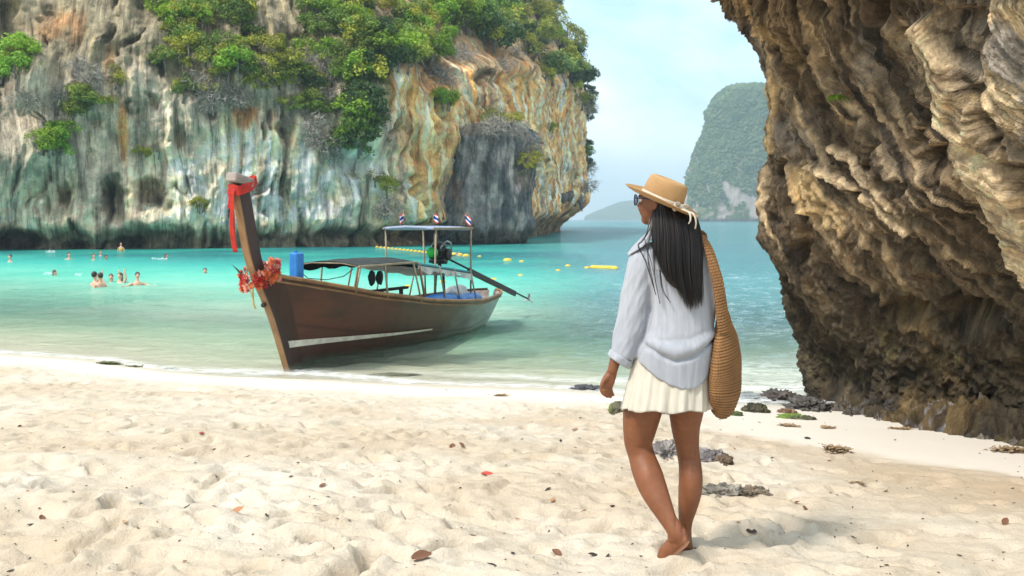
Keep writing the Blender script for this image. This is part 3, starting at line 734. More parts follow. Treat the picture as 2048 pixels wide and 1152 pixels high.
zones = [ # name, label, list of (cx, cy, rx, ry), count, kinds, size m
    ('green shrub rooted on the ledge at the left edge of the grey cliff', [(18, 135, 36, 34)], 9, ['bright', 'mid', 'yellow'], 1.0),
    ('vivid light green bush bulging from the lower left of the cliff', [(118, 285, 36, 24)], 7, ['bright'], .95),
    ('yellow-green bush scattered on the rock right of the vivid bush', [(170, 215, 32, 38), (20, 418, 16, 26)], 7, ['yellow', 'mid'], .75),
    ('green tree in the hanging thicket high above the boat bow', [(315, 30, 40, 45), (345, 95, 55, 30), (420, 70, 90, 70), (490, 125, 60, 45)], 44, ['bright', 'yellow', 'mid', 'yellow'], .95),
    ('yellowish shrub below the thicket high above the boat bow', [(540, 100, 70, 60), (560, 155, 50, 40), (430, 175, 70, 25), (620, 200, 40, 40)], 34, ['yellow', 'dry', 'mid'], .75),
    ('dark green tree in the dense wood topping the middle of the cliff', [(680, 50, 80, 60), (780, 60, 80, 60), (860, 40, 80, 50), (750, 130, 60, 50), (830, 110, 50, 35), (640, 120, 50, 60)], 84, ['dark', 'mid', 'bright', 'yellow', 'yellow', 'mid', 'bright'], 1.1),
    ('green tree in the column of trees hanging down left of the orange rock', [(715, 190, 36, 45), (725, 250, 30, 40), (700, 290, 30, 24)], 28, ['mid', 'dark', 'bright'], .95),
    ('tree in the wood along the upper right end of the cliff against the sky', [(960, 25, 80, 30), (1050, 50, 80, 50), (1110, 110, 60, 50), (1120, 40, 40, 50), (1165, 120, 26, 45), (1170, 185, 22, 40)], 62, ['mid', 'bright', 'yellow', 'dark', 'yellow'], 1.7),
    ('small sparse shrub clinging to the rock end above the open sea', [(1192, 215, 10, 40), (1180, 290, 10, 30), (1188, 330, 8, 20)], 9, ['dark', 'mid'], 1.1),
    ('pale green shrub growing on the orange streaked rock face', [(890, 205, 20, 12), (985, 140, 16, 8), (1115, 230, 12, 40), (880, 190, 12, 10), (755, 380, 20, 20)], 8, ['yellow', 'dry', 'bright'], .75),
    ('small shrub sprouting low on the pale rock behind the boat', [(290, 305, 30, 25), (725, 445, 6, 6), (400, 400, 12, 20), (230, 160, 20, 60)], 9, ['yellow', 'dry'], .5),
]
twz = [('grey bare bush tangled on the rock left of the thicket', [(30, 200, 50, 30), (130, 160, 60, 40), (70, 260, 50, 30)], 12, .9),
       ('grey bare bush hanging below the thicket above the boat', [(440, 190, 90, 28), (560, 215, 60, 35), (620, 140, 50, 60), (640, 240, 40, 60)], 34, 1.0),
       ('tan bare bush between the trees and the pale rock in mid cliff', [(780, 330, 30, 30), (770, 430, 40, 25), (900, 130, 50, 25), (1040, 120, 40, 25), (660, 330, 30, 40)], 18, 1.0),
       ('bare grey bush at the rock end beside the open sea', [(1180, 250, 14, 60), (1172, 340, 14, 40)], 8, 1.5)]
def plant(kind, p, size, label, group, tilt=None):
    cm, sm = rnd.choice(shrub_protos[kind])
    e = empty('shrub' if kind != 'twig' else 'bare_bush', p, (rnd.uniform(-.3, .3), rnd.uniform(-.3, .3), rnd.uniform(0, 6.28)))
    e.scale = (size, size, size * rnd.uniform(.8, 1.15))
    put(bpy.data.objects.new('foliage' if kind != 'twig' else 'twigs', cm), e); put(bpy.data.objects.new('stem', sm), e)
    tag(e, label, 'shrub' if kind != 'twig' else 'bush', group)
MARKS = [(-30, 'left photo edge'), (25, 'leftmost bather'), (92, 'narrow leftmost cave'), (135, 'splash streak'), (190, 'embracing bathers'), (240, 'big dark cave'), (305, 'round cave'), (360, 'bare gap'), (410, 'lone bather'), (450, 'red sash'), (490, 'bow post'),
         (535, 'flower garland'), (585, 'blue canister'), (650, 'front canopy'), (700, 'hanging life vests'), (760, 'left roof post'), (825, 'left flag'), (885, 'middle flag'), (942, 'right flag'), (985, 'stern buoy'), (1015, 'wide pale buoy'), (1055, 'tail shaft tip'), (1116, 'two small buoys'), (1150, 'far cliff foot'), (1195, 'floating tube')]
LBN = {}
def place_label(kd, sc, size, px, py, which):
    colr = {'bright': 'bright green', 'yellow': 'yellow-green', 'mid': 'mid green', 'dark': 'dark green', 'dry': 'pale dry', 'twig': 'bare grey'}[kd]
    big = 'small' if sc < size * .85 else ('large' if sc > size * 1.15 else 'middling')
    noun = 'bush' if kd in ('twig', 'dry') else ('tree' if size > .95 else 'shrub')
    hgt = 'on the grey outcrop' if which == 'o' else ('at the top photo edge' if py < 30 else 'high up' if py < 75 else 'in the upper growth' if py < 120 else 'amid cliff growth' if py < 170 else 'halfway up' if py < 230 else 'low on the rock' if py < 320 else 'near the cliff foot')
    mk_ = min(MARKS, key=lambda m_: abs(m_[0] - px))
    side = 'above' if abs(mk_[0] - px) < 9 else ('left above' if px < mk_[0] else 'right above')
    lb = f"{big} {colr} {noun} {hgt}, {side} the {mk_[1]}"
    LBN[lb] = LBN.get(lb, 0) + 1
    if LBN[lb] > 1: lb = lb.replace(big + ' ', {'small': 'little round ', 'middling': 'medium round ', 'large': 'big round '}[big], 1) if LBN[lb] == 2 else lb.replace(big + ' ', big + ' spreading ', 1)
    return lb
def scatter(label, ell, cnt, kinds, size, group, which='c'):
    wts = [a[2] * a[3] for a in ell]
    for k in range(cnt):
        cx, cy, rx, ry = rnd.choices(ell, wts)[0]
        for _ in range(20):
            a, b_ = rnd.uniform(-1, 1), rnd.uniform(-1, 1)
            if a * a + b_ * b_ < 1: break
        p, e = surf(cx + a * rx, cy + b_ * ry, which)
        if e > 25: continue
        sc = size * rnd.uniform(.65, 1.35)
        kd = rnd.choice(kinds); plant(kd, (p[0], p[1] - sc * .25, p[2] - sc * .35), sc, place_label(kd, sc, size, cx + a * rx, cy + b_ * ry, which), group)
for lb, el, cnt, kinds, size in zones: scatter(lb, el, int(cnt * 1.22), kinds, size * 1.22, 'shrubs and trees growing on the cliff')
for lb, el, cnt, size in twz: scatter(lb, el, int(cnt * .6), ['twig'], size, 'bare bushes on the cliff')
scatter('pale yellow-green shrub on top of the grey rock outcrop', [(985, 240, 45, 10), (975, 215, 20, 8)], 9, ['yellow', 'dry', 'yellow'], 1.05, 'shrubs on the outcrop', 'o')
scatter('pale green shrub on the right flank of the grey outcrop', [(1062, 345, 16, 26)], 6, ['yellow', 'dry'], .8, 'shrubs on the outcrop', 'o')
scatter('grey bare bush on the crest of the rock outcrop', [(1000, 255, 50, 8), (1060, 300, 10, 20)], 8, ['twig'], 1.0, 'bare bushes on the outcrop', 'o')

# ------------------------------------------------------------------ overhanging rock on the right
ctl = [ # rows from base upward; columns: behind (2), outline, towards the camera
 [(2300, 850, 20.0), (1760, 860, 14.2), (1606, 880, 12.5), (1722, 935, 11.0), (1885, 980, 9.7), (2060, 1030, 8.6), (2700, 1350, 5.6)],
 [(2300, 780, 20.0), (1760, 790, 14.2), (1612, 806, 12.4), (1730, 846, 10.9), (1890, 872, 9.6), (2060, 905, 8.5), (2700, 1150, 5.6)],
 [(2300, 740, 20.0), (1740, 745, 14.4), (1596, 762, 12.7), (1720, 800, 11.3), (1880, 822, 10.2), (2060, 850, 9.1), (2750, 1020, 6.0)],
 [(2300, 650, 20.0), (1720, 660, 14.4), (1572, 680, 12.7), (1700, 700, 11.2), (1870, 715, 10.0), (2060, 735, 8.8), (2750, 820, 5.6)],
 [(2300, 520, 19.5), (1690, 530, 14.0), (1540, 545, 12.3), (1670, 580, 10.8), (1850, 590, 9.4), (2060, 600, 8.1), (2750, 620, 5.0)],
 [(2300, 400, 19.0), (1670, 400, 13.6), (1512, 405, 11.8), (1635, 430, 10.2), (1820, 440, 8.8), (2060, 440, 7.4), (2750, 430, 4.5)],
 [(2300, 260, 18.5), (1670, 260, 13.2), (1510, 262, 11.4), (1640, 270, 9.8), (1800, 270, 8.4), (2040, 270, 6.9), (2700, 260, 4.2)],
 [(2300, 120, 18.0), (1660, 115, 12.8), (1488, 112, 11.0), (1620, 110, 9.5), (1780, 100, 8.0), (2020, 80, 6.5), (2650, 50, 4.0)],
 [(2300, 40, 17.6), (1600, 30, 12.4), (1412, 20, 10.6), (1580, 0, 9.1), (1760, -20, 7.6), (2010, -60, 6.1), (2600, -120, 3.8)],
 [(2250, -100, 17.0), (1500, -110, 12.0), (1320, -110, 10.0), (1480, -150, 8.6), (1700, -190, 7.2), (1980, -240, 5.8), (2550, -320, 3.6)],
 [(2200, -300, 17.0), (1500, -320, 12.4), (1300, -340, 10.4), (1420, -400, 9.0), (1650, -460, 7.6), (1950, -520, 6.0), (2500, -640, 3.8)]]
rows = np.array([[W(*c) for c in r] for r in ctl])
NRv, NRu = 470, 620
# parameter spacing: dense for the visible face
G1 = catmull(rows, NRv)
uu = np.concatenate([np.linspace(0, 1.6, 60), np.linspace(1.6, 5.2, NRu - 120)[1:], np.linspace(5.2, 6, 61)[1:]])
nu = len(uu)
G = np.transpose(G1, (1, 0, 2)); dense = catmull(G, 6 * 120 + 1)
ii = np.clip(uu * 120, 0, 720); i0 = np.clip(ii.astype(int), 0, 719); ff_ = (ii - i0)[:, None, None]
RP = np.transpose(dense[i0] * (1 - ff_) + dense[i0 + 1] * ff_, (1, 0, 2))
dv = np.gradient(RP, axis=0); du = np.gradient(RP, axis=1); NN = np.cross(du, dv); NN /= np.linalg.norm(NN, axis=-1, keepdims=True) + 1e-9
NN *= np.sign(-(NN[250, 300, 1]))
rx_, ry_ = proj(RP)
x, y, z = RP[..., 0], RP[..., 1], RP[..., 2]
KW = 4 * (np.clip(ry_ + 60, 0, 900) / 800) ** 2
cc = (rx_ + KW * 1400) / (1 + KW)                       # bedding coordinate: constant along the slanting beds
cw = cc + 9 * fbm(x * .8, y * .8, z * .8, 3)
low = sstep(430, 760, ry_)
bed = ridged(cw / 30, ry_ / 900, 2.0, 5, .62)
bed2 = ridged(cw / 9, ry_ / 420, 7.0, 4, .62)
o = .24 * fbm(x * .55, y * .55, z * .55, 3)
o += (.22 * (bed - .6)) * (1 - .35 * low) + .06 * (bed2 - .6)
wo1 = worley(cw / 40, ry_ / 150, 3.3 + rx_ * .004); wo2 = worley(x * 9, y * 9, z * 9); wo3 = worley(cw / 14, ry_ / 50, 8.3 + rx_ * .01)
o += .05 * (wo1 - .5) + .030 * (wo2 - .5) * (1 + low) + .045 * (wo3 - .5)
o += .05 * (ridged(x * 1.6, y * 1.6, z * 1.6, 5, .6) - .6) + .035 * fbm(x * 5, y * 5, z * 5, 4, .65) + (.03 + .03 * low) * (ridged(x * 9, y * 9, z * 9, 3, .6) - .6) + .012 * fbm(x * 24, y * 24, z * 24, 2)
pits = sstep(.25, .55, fbm(x * 3.1, y * 3.1, z * 3.1, 2)); o -= .10 * pits * (1 - .4 * low)
scal = fbm(x * 7, y * 7, z * 7, 2); o -= .035 * sstep(.1, .5, scal)
holes = 0
for (a, b_, ra, rb, dp) in [(1935, 640, 70, 40, .5), (1790, 640, 50, 26, .35), (1700, 60, 18, 60, .25), (1560, 130, 14, 70, .22), (1770, 105, 40, 18, .3), (1930, 60, 60, 26, .25), (1600, 490, 16, 40, .2), (1860, 330, 60, 26, .2)]:
    r = np.hypot((rx_ - a) / ra, (ry_ - b_) / rb); o -= dp * (1 - sstep(.3, 1.2, r + .3 * fbm(x * 3, y * 3, z * 3, 2)))
def along(pts, wid):
    """closeness to a slanting band drawn on the rock face"""
    best = np.full(rx_.shape, 9.0); q_ = catmull(np.array(pts, float), 40)
    for (a, b_, w) in q_: best = np.minimum(best, np.hypot(rx_ - a, ry_ - b_) / (w * wid))
    return 1 - sstep(.5, 1.15, best + .35 * fbm(x * 2.2, y * 2.2, z * 2.2, 3))
rib1 = along([(1828, 60, 16), (1862, 120, 22), (1905, 200, 34), (1950, 300, 40), (2000, 400, 46), (2060, 520, 50), (2160, 640, 60)], 1.0)
rib2 = np.maximum(along([(1610, 335, 8), (1665, 372, 9), (1720, 410, 10), (1760, 445, 8), (1800, 480, 5)], 1.0), along([(1640, 300, 8), (1700, 350, 10), (1740, 400, 8), (1795, 465, 5)], .8))
rib3 = np.maximum(along([(1590, 345, 20), (1610, 400, 26), (1640, 450, 20), (1670, 480, 8)], 1.0), along([(1517, 160, 12), (1524, 230, 14), (1520, 300, 10)], 1.2))
topr = sstep(1930, 2000, rx_ + .0 * ry_) * (1 - sstep(180, 300, ry_ - (rx_ - 1950) * .55))
edgeb = along([(1480, 0, 10), (1510, 60, 12), (1545, 110, 12), (1570, 180, 10)], 1.0)
o = o * (1 - .55 * rib1 - .5 * topr) + .20 * rib1 + .09 * rib2 + .05 * rib3 + .14 * topr
o -= .14 * (1 - sstep(.0, .5, np.abs(cw - 1700) / 26)) * (1 - low)
foot = sstep(760, 830, ry_ - .10 * (rx_ - 1612)); o += foot * (.12 + .16 * (wo2 - .5) + .09 * (ridged(x * 2.6, y * 2.6, z * 2.6, 4, .6) - .5))
o -= .11
o *= np.clip(uu / 1.2, .2, 1)[None]
RP2 = RP + NN * o[..., None]
# colours
c = np.zeros(RP.shape) + np.array([.105, .076, .048])
c = lerp(c, (.33, .245, .15), sstep(.60, .88, bed + .25 * fbm(x, y, z, 3)) * .75)
c = lerp(c, (.25, .215, .18), sstep(-.05, .4, fbm(x * .9 + 4, y * .9, z * .9, 3)) * (1 - sstep(260, 420, ry_)) * .85)
c = lerp(c, (.055, .045, .035), sstep(.05, .40, fbm(cw / 12, ry_ / 500, 11., 5, .65)) * .9)
c = lerp(c, (.44, .34, .22), sstep(.10, .42, fbm(cw / 10, ry_ / 600, 17., 5, .65)) * (1 - .7 * low) * .9)
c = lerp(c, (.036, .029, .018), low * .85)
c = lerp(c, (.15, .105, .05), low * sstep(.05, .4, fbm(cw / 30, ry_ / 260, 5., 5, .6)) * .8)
c = lerp(c, (.14, .115, .05), low * sstep(.3, .5, fbm(x * 3.2, y * 3.2, z * 3.2 + 5, 3)) * .5)
c = lerp(c, (.62, .48, .31), np.clip(rib1 * 1.0 + rib2 * .85 + topr * .95, 0, 1))
c = lerp(c, (.50, .36, .19), np.clip(rib3 * .8 + edgeb * .5, 0, 1))
c = lerp(c, (.24, .24, .25), topr * sstep(.15, .4, fbm(x * 2, y * 2, z * 2, 3)) * .7)
c = lerp(c, (.26, .26, .29), foot * sstep(.15, .35, fbm(x * 13, y * 13, z * 13, 3)) * sstep(-.1, .3, fbm(x, y, z, 2)) * .8)
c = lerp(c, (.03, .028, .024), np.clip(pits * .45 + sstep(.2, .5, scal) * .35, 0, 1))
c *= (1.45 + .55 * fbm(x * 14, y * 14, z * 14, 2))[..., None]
M_rock = rock_material('limestone_near', 6.0, 0.06, .85, .55, .25, streak=1.0, sdist=1.8)
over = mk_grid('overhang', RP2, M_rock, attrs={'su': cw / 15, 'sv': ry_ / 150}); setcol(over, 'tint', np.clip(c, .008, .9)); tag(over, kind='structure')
ovx, ovy = proj(RP2.reshape(-1, 3)); ovf = RP2.reshape(-1, 3)
mb = MB(); p0 = W(1484, 14, 10.5)
mb.tube([p0, p0 + (0.0, 0, -.12), p0 + (.01, 0, -.22), p0 + (.0, 0, -.29)], [.07, .05, .03, .012], 8)
st2 = mb.build('stalactite', M_rock, over, True); setcol(st2, 'tint', np.zeros((len(st2.data.vertices), 3)) + np.array([.30, .22, .17]))

# ------------------------------------------------------------------ long-tail boat
BS = np.array([-0.45, 21.2, 0.0]); BF = np.array([-.427, -.904, 0]); BF /= np.linalg.norm(BF); BN = np.array([-BF[1], BF[0], 0])
boat = empty('longtail_boat', tuple(BS), (0, 0, math.atan2(BF[1], BF[0])))
tag(boat, 'dark wooden longtail boat with tall bow post and canvas canopies beached at the waterline', 'boat')
def tintmat(name, rough=.6, scale=4, bd=.004, spec=.4, mscale=(1, 1, 1), vary=.5):
    m, nt, n, l, b = newmat(name); tc = n.new('ShaderNodeTexCoord').outputs['Object']
    vc = n.new('ShaderNodeVertexColor'); vc.layer_name = 'tint'
    f = noise_node(n, l, tc, scale, 7, .65, mscale)
    c = mixc(n, l, vary, vc.outputs[0], ramp(n, l, f, [(.3, (.4, .4, .4)), (.5, (.95, .95, .95)), (.7, (1.7, 1.65, 1.6))]), 'MULTIPLY')
    l.new(c, b.inputs['Base Color']); b.inputs['Specular IOR Level'].default_value = spec
    l.new(ramp(n, l, f, [(.3, rough * .8), (.7, min(1, rough * 1.25))]), b.inputs['Roughness'])
    bump(n, l, b, noise_node(n, l, tc, scale * 3, 5, .65, mscale), bd); return m
M_hull = tintmat('hull_wood', .38, 3.0, .006, .45, (.35, 1, 1.6), .55)
M_wood = pmat('tan_wood', (.34, .195, .085), (.18, .095, .045), 5, .55, .004, mscale=(1, 1, .25))
M_dark = pmat('dark_wood', (.055, .022, .014), (.028, .012, .009), 5, .5, .004, mscale=(1, 1, .3))
M_grey = pmat('weathered_wood', (.40, .34, .30), (.22, .18, .16), 8, .8, .004)
M_white = pmat('white_paint', (.72, .70, .64), (.50, .48, .43), 9, .55)
M_red = pmat('red_cloth', (.55, .035, .02), (.36, .018, .012), 9, .75, .004)
M_blue = pmat('blue_plastic', (.03, .22, .60), (.015, .13, .40), 7, .4)
M_teal = pmat('teal_canvas', (.05, .26, .30), (.03, .15, .19), 7, .6, .004)
M_canv = pmat('white_canvas', (.62, .63, .62), (.36, .38, .38), 6, .75, .006)
M_black = pmat('black_canvas', (.022, .028, .026), (.010, .012, .012), 6, .75, .006)
M_roof = pmat('blue_grey_canvas', (.30, .36, .48), (.20, .25, .36), 5, .6, .004)
M_steel = pmat('steel', (.55, .55, .55), (.30, .29, .28), 20, .3, 0, .9)
M_iron = pmat('dark_iron', (.03, .028, .028), (.06, .045, .035), 18, .5, .004, .4)
M_green = pmat('green_plastic', (.02, .52, .06), (.015, .38, .05), 6, .35)
M_pole = pmat('bamboo_pole', (.34, .28, .19), (.20, .16, .11), 9, .6)

zg_k = [(-.1, .70), (2, .64), (3.2, .705), (4.1, .79), (5.5, 1.0), (6.5, 1.22), (7.6, 1.45)]
def zgun(Xv): return np.interp(Xv, [a for a, _ in zg_k], [b_ for _, b_ in zg_k])
def xstem(z): return np.interp(z, [-.4, 0, .4, .75, 1.31, 1.6], [6.55, 6.88, 7.05, 7.2, 7.54, 7.66])
def bgun(u): return np.interp(u, [0, .03, .1, .25, .45, .65, .8, .92, 1], [.10, .34, .58, .80, .86, .74, .50, .20, .035])
def hullpt(u, w, inset=0.0):
    s = np.sign(w); a = np.abs(w); u_ = u
    Xg = u_ * 7.5; zg = zgun(Xg); zk = np.interp(u_, [0, .08, .3, .7, .9, 1], [.12, -.20, -.42, -.36, -.18, -.06])
    z = zk + (zg - zk) * a
    B = np.maximum(bgun(u_) - inset, .004)
    ex = np.interp(u_, [0, .6, .85, 1], [.55, .55, .80, 1.0])
    y = s * B * (a ** ex)
    x0 = .22 - .38 * z
    Xx = x0 + (xstem(z) - x0) * u_
    return np.stack([Xx, y, z + inset * .8 * (1 - a)], -1)
us = np.linspace(0, 1, 150); ws = np.linspace(-1, 1, 61)
U_, W_ = np.meshgrid(us, ws, indexing='ij')
HP = hullpt(U_, W_)
seam = np.abs(((np.abs(W_) * 8.0) % 1) - .5) > .46
HP[..., 1] -= np.sign(W_) * seam * .006
hull = mk_grid('hull', HP, M_hull, boat)
hx, hz = HP[..., 0], HP[..., 2]
hc = np.zeros(HP.shape) + np.array([.085, .024, .013])
hc = lerp(hc, (.045, .018, .012), sstep(0, .4, fbm(hx * 1.2, hz * 3, 3, 3)) * .7)
hc = lerp(hc, (.10, .085, .065), (1 - sstep(2.2, 5.4, hx + .5 * fbm(hx, hz * 3, 1, 3))) * .75)
hc = lerp(hc, (.34, .38, .37), (1 - sstep(1.4, 3.4, hx + .9 * fbm(hx * 1.5, hz * 4, 5, 4))) * .75)
hc = lerp(hc, (.50, .54, .55), (1 - sstep(.4, 2.2, hx + 1.6 * fbm(hx * 3, hz * 9, 15, 4))) * sstep(.1, .3, hz) * (1 - sstep(.45, .7, hz)) * .5 * (1 - sstep(1.2, 2.4, hx)))
hc = lerp(hc, (.060, .018, .012), (1 - sstep(.26, .28, hz)) * sstep(3, 4.5, hx))
hc = lerp(hc, (.05, .055, .035), (1 - sstep(.03, .10, hz + .05 * fbm(hx * 5, hz, 2, 3))) * .8)
hc[seam] *= .5
setcol(hull, 'tint', hc)
HI = hullpt(U_, W_ * .995, .05); HI[..., 2] = np.maximum(HI[..., 2], .14)
inner = mk_grid('hull_lining', HI, M_grey, boat, flip=True)
# floor boards
for k in range(5):
    yk = -.36 + k * .18; mb = MB(); x1 = 5.5 - abs(yk) * 4.2; x0 = .9 + abs(yk) * .9
    mb.box(((x0 + x1) / 2, yk, .20), (x1 - x0, .168, .03)); mb.build('floor_board', M_grey, boat)
def hull_strip(z0f, z1f, u0, u1, sgn, off, n=70):
    P = []
    for u in np.linspace(u0, u1, n):
        row = []
        wv_ = np.linspace(.02, 1, 120); pts = hullpt(np.full(120, u), wv_ * sgn)
        for zt in np.linspace(z0f(u), z1f(u), 4):
            k = np.interp(zt, pts[:, 2], np.arange(120)); i = int(min(118, k)); f = k - i
            p = pts[i] * (1 - f) + pts[i + 1] * f; tg_ = pts[i + 1] - pts[i]; nv_ = np.array([0, tg_[2] * sgn, -abs(tg_[1])]); nv_ /= np.linalg.norm(nv_) + 1e-9; row.append(p + nv_ * off)
        P.append(row)
    return np.array(P)
for sgn in (1, -1):
    P = hull_strip(lambda u: .27 - .06 * (1 - u), lambda u: .275 - .06 * (1 - u) + .105 * max(0, (u - .3) / .7) ** 1.3, .50, .985, sgn, .016)
    mk_grid('painted_stripe', P, M_white, boat, flip=sgn < 0)
    P = hull_strip(lambda u: .02, lambda u: zgun(u * 7.5) - .03, .945, .992, sgn, .012, 8)
    mk_grid('bow_plank', P, M_dark, boat, flip=sgn < 0)
    mb = MB(); q = hullpt(us, np.full(150, 1.0 * sgn))
    mb.tube([p + np.array([0, 0, .01]) for p in q[::2]], .030, 6); mb.build('gunwale', M_wood if sgn > 0 else M_dark, boat, True)
    mb = MB(); q = hullpt(us, np.full(150, .945 * sgn)); mb.tube([p + np.array([0, sgn * .012, 0]) for p in q[::3]], .016, 5); mb.build('rubbing_strake', M_wood, boat, True)
# bow post
zs = np.array([-.12, 0, .4, .75, 1.05, 1.31, 1.6, 1.9, 2.2, 2.45, 2.66]); xf = np.array([6.82, 6.88, 7.05, 7.21, 7.38, 7.55, 7.70, 7.80, 7.88, 7.95, 8.02])
def post(name, a0, a1, half, mat):
    V = []; Q = catmull(np.column_stack([xf, zs]), 34)
    for xx, zz in Q:
        k = np.interp(zz, [0, 1.3, 2.7], [.55, .9, 1.0])
        for (da, sy) in ((a0, -1), (a0, 1), (a1, 1), (a1, -1)): V.append((xx + da * k, sy * half * (1.0 if da > -.1 else .8) * (.8 + .2 * k), zz))
    F = [tuple(f) for f in gridf(34, 4, True)] + [(3, 2, 1, 0), tuple(range(132, 136))]
    return mk(name, V, F, mat, boat, False)
post('stem_post', -.25, 0.0, .056, M_dark)
post('stem_facing', 0.002, .030, .058, M_wood)
mb = MB(); mb.box((7.90, 0, 2.745), (.40, .19, .13), Matrix.Rotation(-.22, 3, 'Y'), .015); mb.build('post_cap', M_grey, boat)
mb = MB(); mb.lathe([(.03, 0), (.035, .01), (.035, .05), (.02, .07)], (7.36, 0, .95), 10, Matrix.Rotation(math.pi / 2, 3, 'Y')); mb.build('ring_bolt', M_iron, boat, True)
# foredeck, thwarts, benches
mb = MB()
dk = [(6.0, .40), (6.5, .30), (7.0, .15), (7.3, .06)]
V = []; 
for xx, hb in dk:
    zz = float(zgun(xx)) - .05; V += [(xx, -hb, zz), (xx, hb, zz), (xx, hb, zz - .03), (xx, -hb, zz - .03)]
mk('foredeck', V, [tuple(f) for f in gridf(4, 4, True)] + [(3, 2, 1, 0), (12, 13, 14, 15)], M_grey, boat, False)
for xx in (1.5, 2.6, 3.6, 4.7, 5.5):
    hb = float(bgun(xx / 7.5)) * .70 - .06; mb = MB(); mb.box((xx, 0, .52 + .10 * (xx > 4)), (.26, hb * 2, .035), bev=.006); mb.build('thwart', M_grey if xx < 4 else M_dark, boat)
mb = MB(); mb.box((4.0, -.25, .93), (2.0, .10, .05), bev=.01); mb.build('side_bench', M_dark, boat)
for xx in (3.2, 4.8):
    mb = MB(); mb.box((xx, -.25, .70), (.05, .06, .42)); mb.build('bench_post', M_dark, boat)
# front canopy
def canopy(name, x0, x1, hy, zf, mat, sag=.0, arch=.10, thick=.012, nx_=24, ny_=16, wob=.012):
    P = []
    for i in range(nx_):
        t = i / (nx_ - 1); row = []
        for j in range(ny_):
            s = j / (ny_ - 1) * 2 - 1
            row.append((x0 + (x1 - x0) * t, s * hy, zf(t) + arch * (1 - s * s) + wob * perlin(t * 6, s * 3, x0) - sag * math.sin(math.pi * t * 3) ** 2 * .5))
        P.append(row)
    P = np.array(P, float); top = P.reshape(-1, 3); bot = top - np.array([0, 0, thick]); N = len(top)
    F = [tuple(f) for f in gridf(nx_, ny_)]; F2 = [tuple(a + N for a in f[::-1]) for f in F]
    e = []
    br = [i * ny_ for i in range(nx_)]; tr_ = [i * ny_ + ny_ - 1 for i in range(nx_)]
    for L_ in (br, tr_[::-1], list(range(ny_))[::-1], list(range((nx_ - 1) * ny_, nx_ * ny_))):
        for a, b_ in zip(L_[:-1], L_[1:]): e.append((a, b_, b_ + N, a + N))
    return mk(name, np.vstack([top, bot]), F + F2 + e, mat, boat, True)
canopy('front_canopy', 4.12, 5.85, .62, lambda t: 1.46 + .02 * math.sin(3 * t), M_black, .02, .07)
for sgn in (-1, 1):
    mb = MB(); mb.box((4.98, sgn * .625, 1.455), (1.78, .03, .035), bev=.006); mb.build('canopy_rail', M_pole, boat)
    for xx in (4.2, 5.1, 5.8):
        z0 = float(zgun(xx)) - .02; hb = float(bgun(xx / 7.5)) - .02; mb = MB(); mb.tube([(xx, sgn * min(hb, .80), z0), (xx + .02, sgn * .62, 1.46)], .017, 7); mb.build('canopy_post', M_pole, boat, True)
for xx in (4.14, 4.7, 5.25, 5.84):
    mb = MB(); mb.tube([(xx, -.62, 1.45), (xx, -.3, 1.50), (xx, .3, 1.50), (xx, .62, 1.45)], .012, 6); mb.build('canopy_rib', M_pole, boat, True)
mb = MB()
V, F = [], []
for i in range(17):
    t = i / 16; d_ = .05 + .05 * abs(math.sin(9 * t + 1)) + .02 * rnd.random()
    V += [(4.12 + 1.73 * t, -.60, 1.455), (4.12 + 1.73 * t, -.585, 1.455 - d_)]
    if i: F.append((2 * i - 2, 2 * i, 2 * i + 1, 2 * i - 1))
mk('far_valance', V, F, M_black, boat, True)
mb = MB(); mb.tube([(5.84, -.6, 1.40), (5.5, -.62, 1.22), (5.0, -.62, 1.17), (4.5, -.62, 1.20), (4.2, -.62, 1.32)], .008, 5); mb.build('hanging_rope', M_iron, boat, True)
# rear canopy: teal edge, white sagging awning
canopy('rear_canopy', 2.05, 4.10, .62, lambda t: 1.20 + .25 * t, M_teal, .0, .03, .05)
V, F = [], []
for i in range(41):
    t = i / 40; zt = 1.20 + .25 * t; d_ = .085 + .035 * math.sin(17 * t) + .018 * math.sin(41 * t)
    for k in range(4): V.append((2.05 + 2.05 * t, .635 + .02 * math.sin(26 * t) * k / 3, zt - .05 - d_ * k / 3))
mk('awning_valance', V, [tuple(f) for f in gridf(41, 4)], M_canv, boat, True)
canopy('awning_lining', 2.1, 4.05, .60, lambda t: 1.10 + .25 * t, M_canv, .05, .03, .01)
for xx, sgn in ((2.1, 1), (2.1, -1), (2.75, 1), (3.3, 1), (3.3, -1), (4.02, 1), (4.02, -1)):
    z0 = float(zgun(xx)); mb = MB(); hb = min(float(bgun(xx / 7.5)), .78)
    mb.tube([(xx, sgn * (hb - .03), z0 - .02), (xx, sgn * .61, 1.22 + .12 * (xx - 2.1))], .022 if xx == 4.02 else .016, 7); mb.build('awning_post', M_wood if xx == 4.02 else M_pole, boat, True)
# high roof
canopy('high_roof', 1.85, 3.35, .52, lambda t: 2.03 + .02 * t, M_roof, 0, .03, .05, wob=.006)
for sgn in (-1, 1):
    mb = MB(); mb.box((2.6, sgn * .53, 2.025), (1.55, .03, .04), bev=.006); mb.build('roof_rail', M_pole, boat)
    for xx in (1.92, 3.28):
        mb = MB(); mb.tube([(xx - .05 * (xx < 2), sgn * .50, .60), (xx, sgn * .53, 2.02)], .018, 7); mb.build('roof_post', M_pole, boat, True)
mb = MB(); mb.tube([(2.1, .4, 2.02), (2.3, .1, 1.78)], .006, 4); mb.build('stay_rope', M_teal, boat, True)
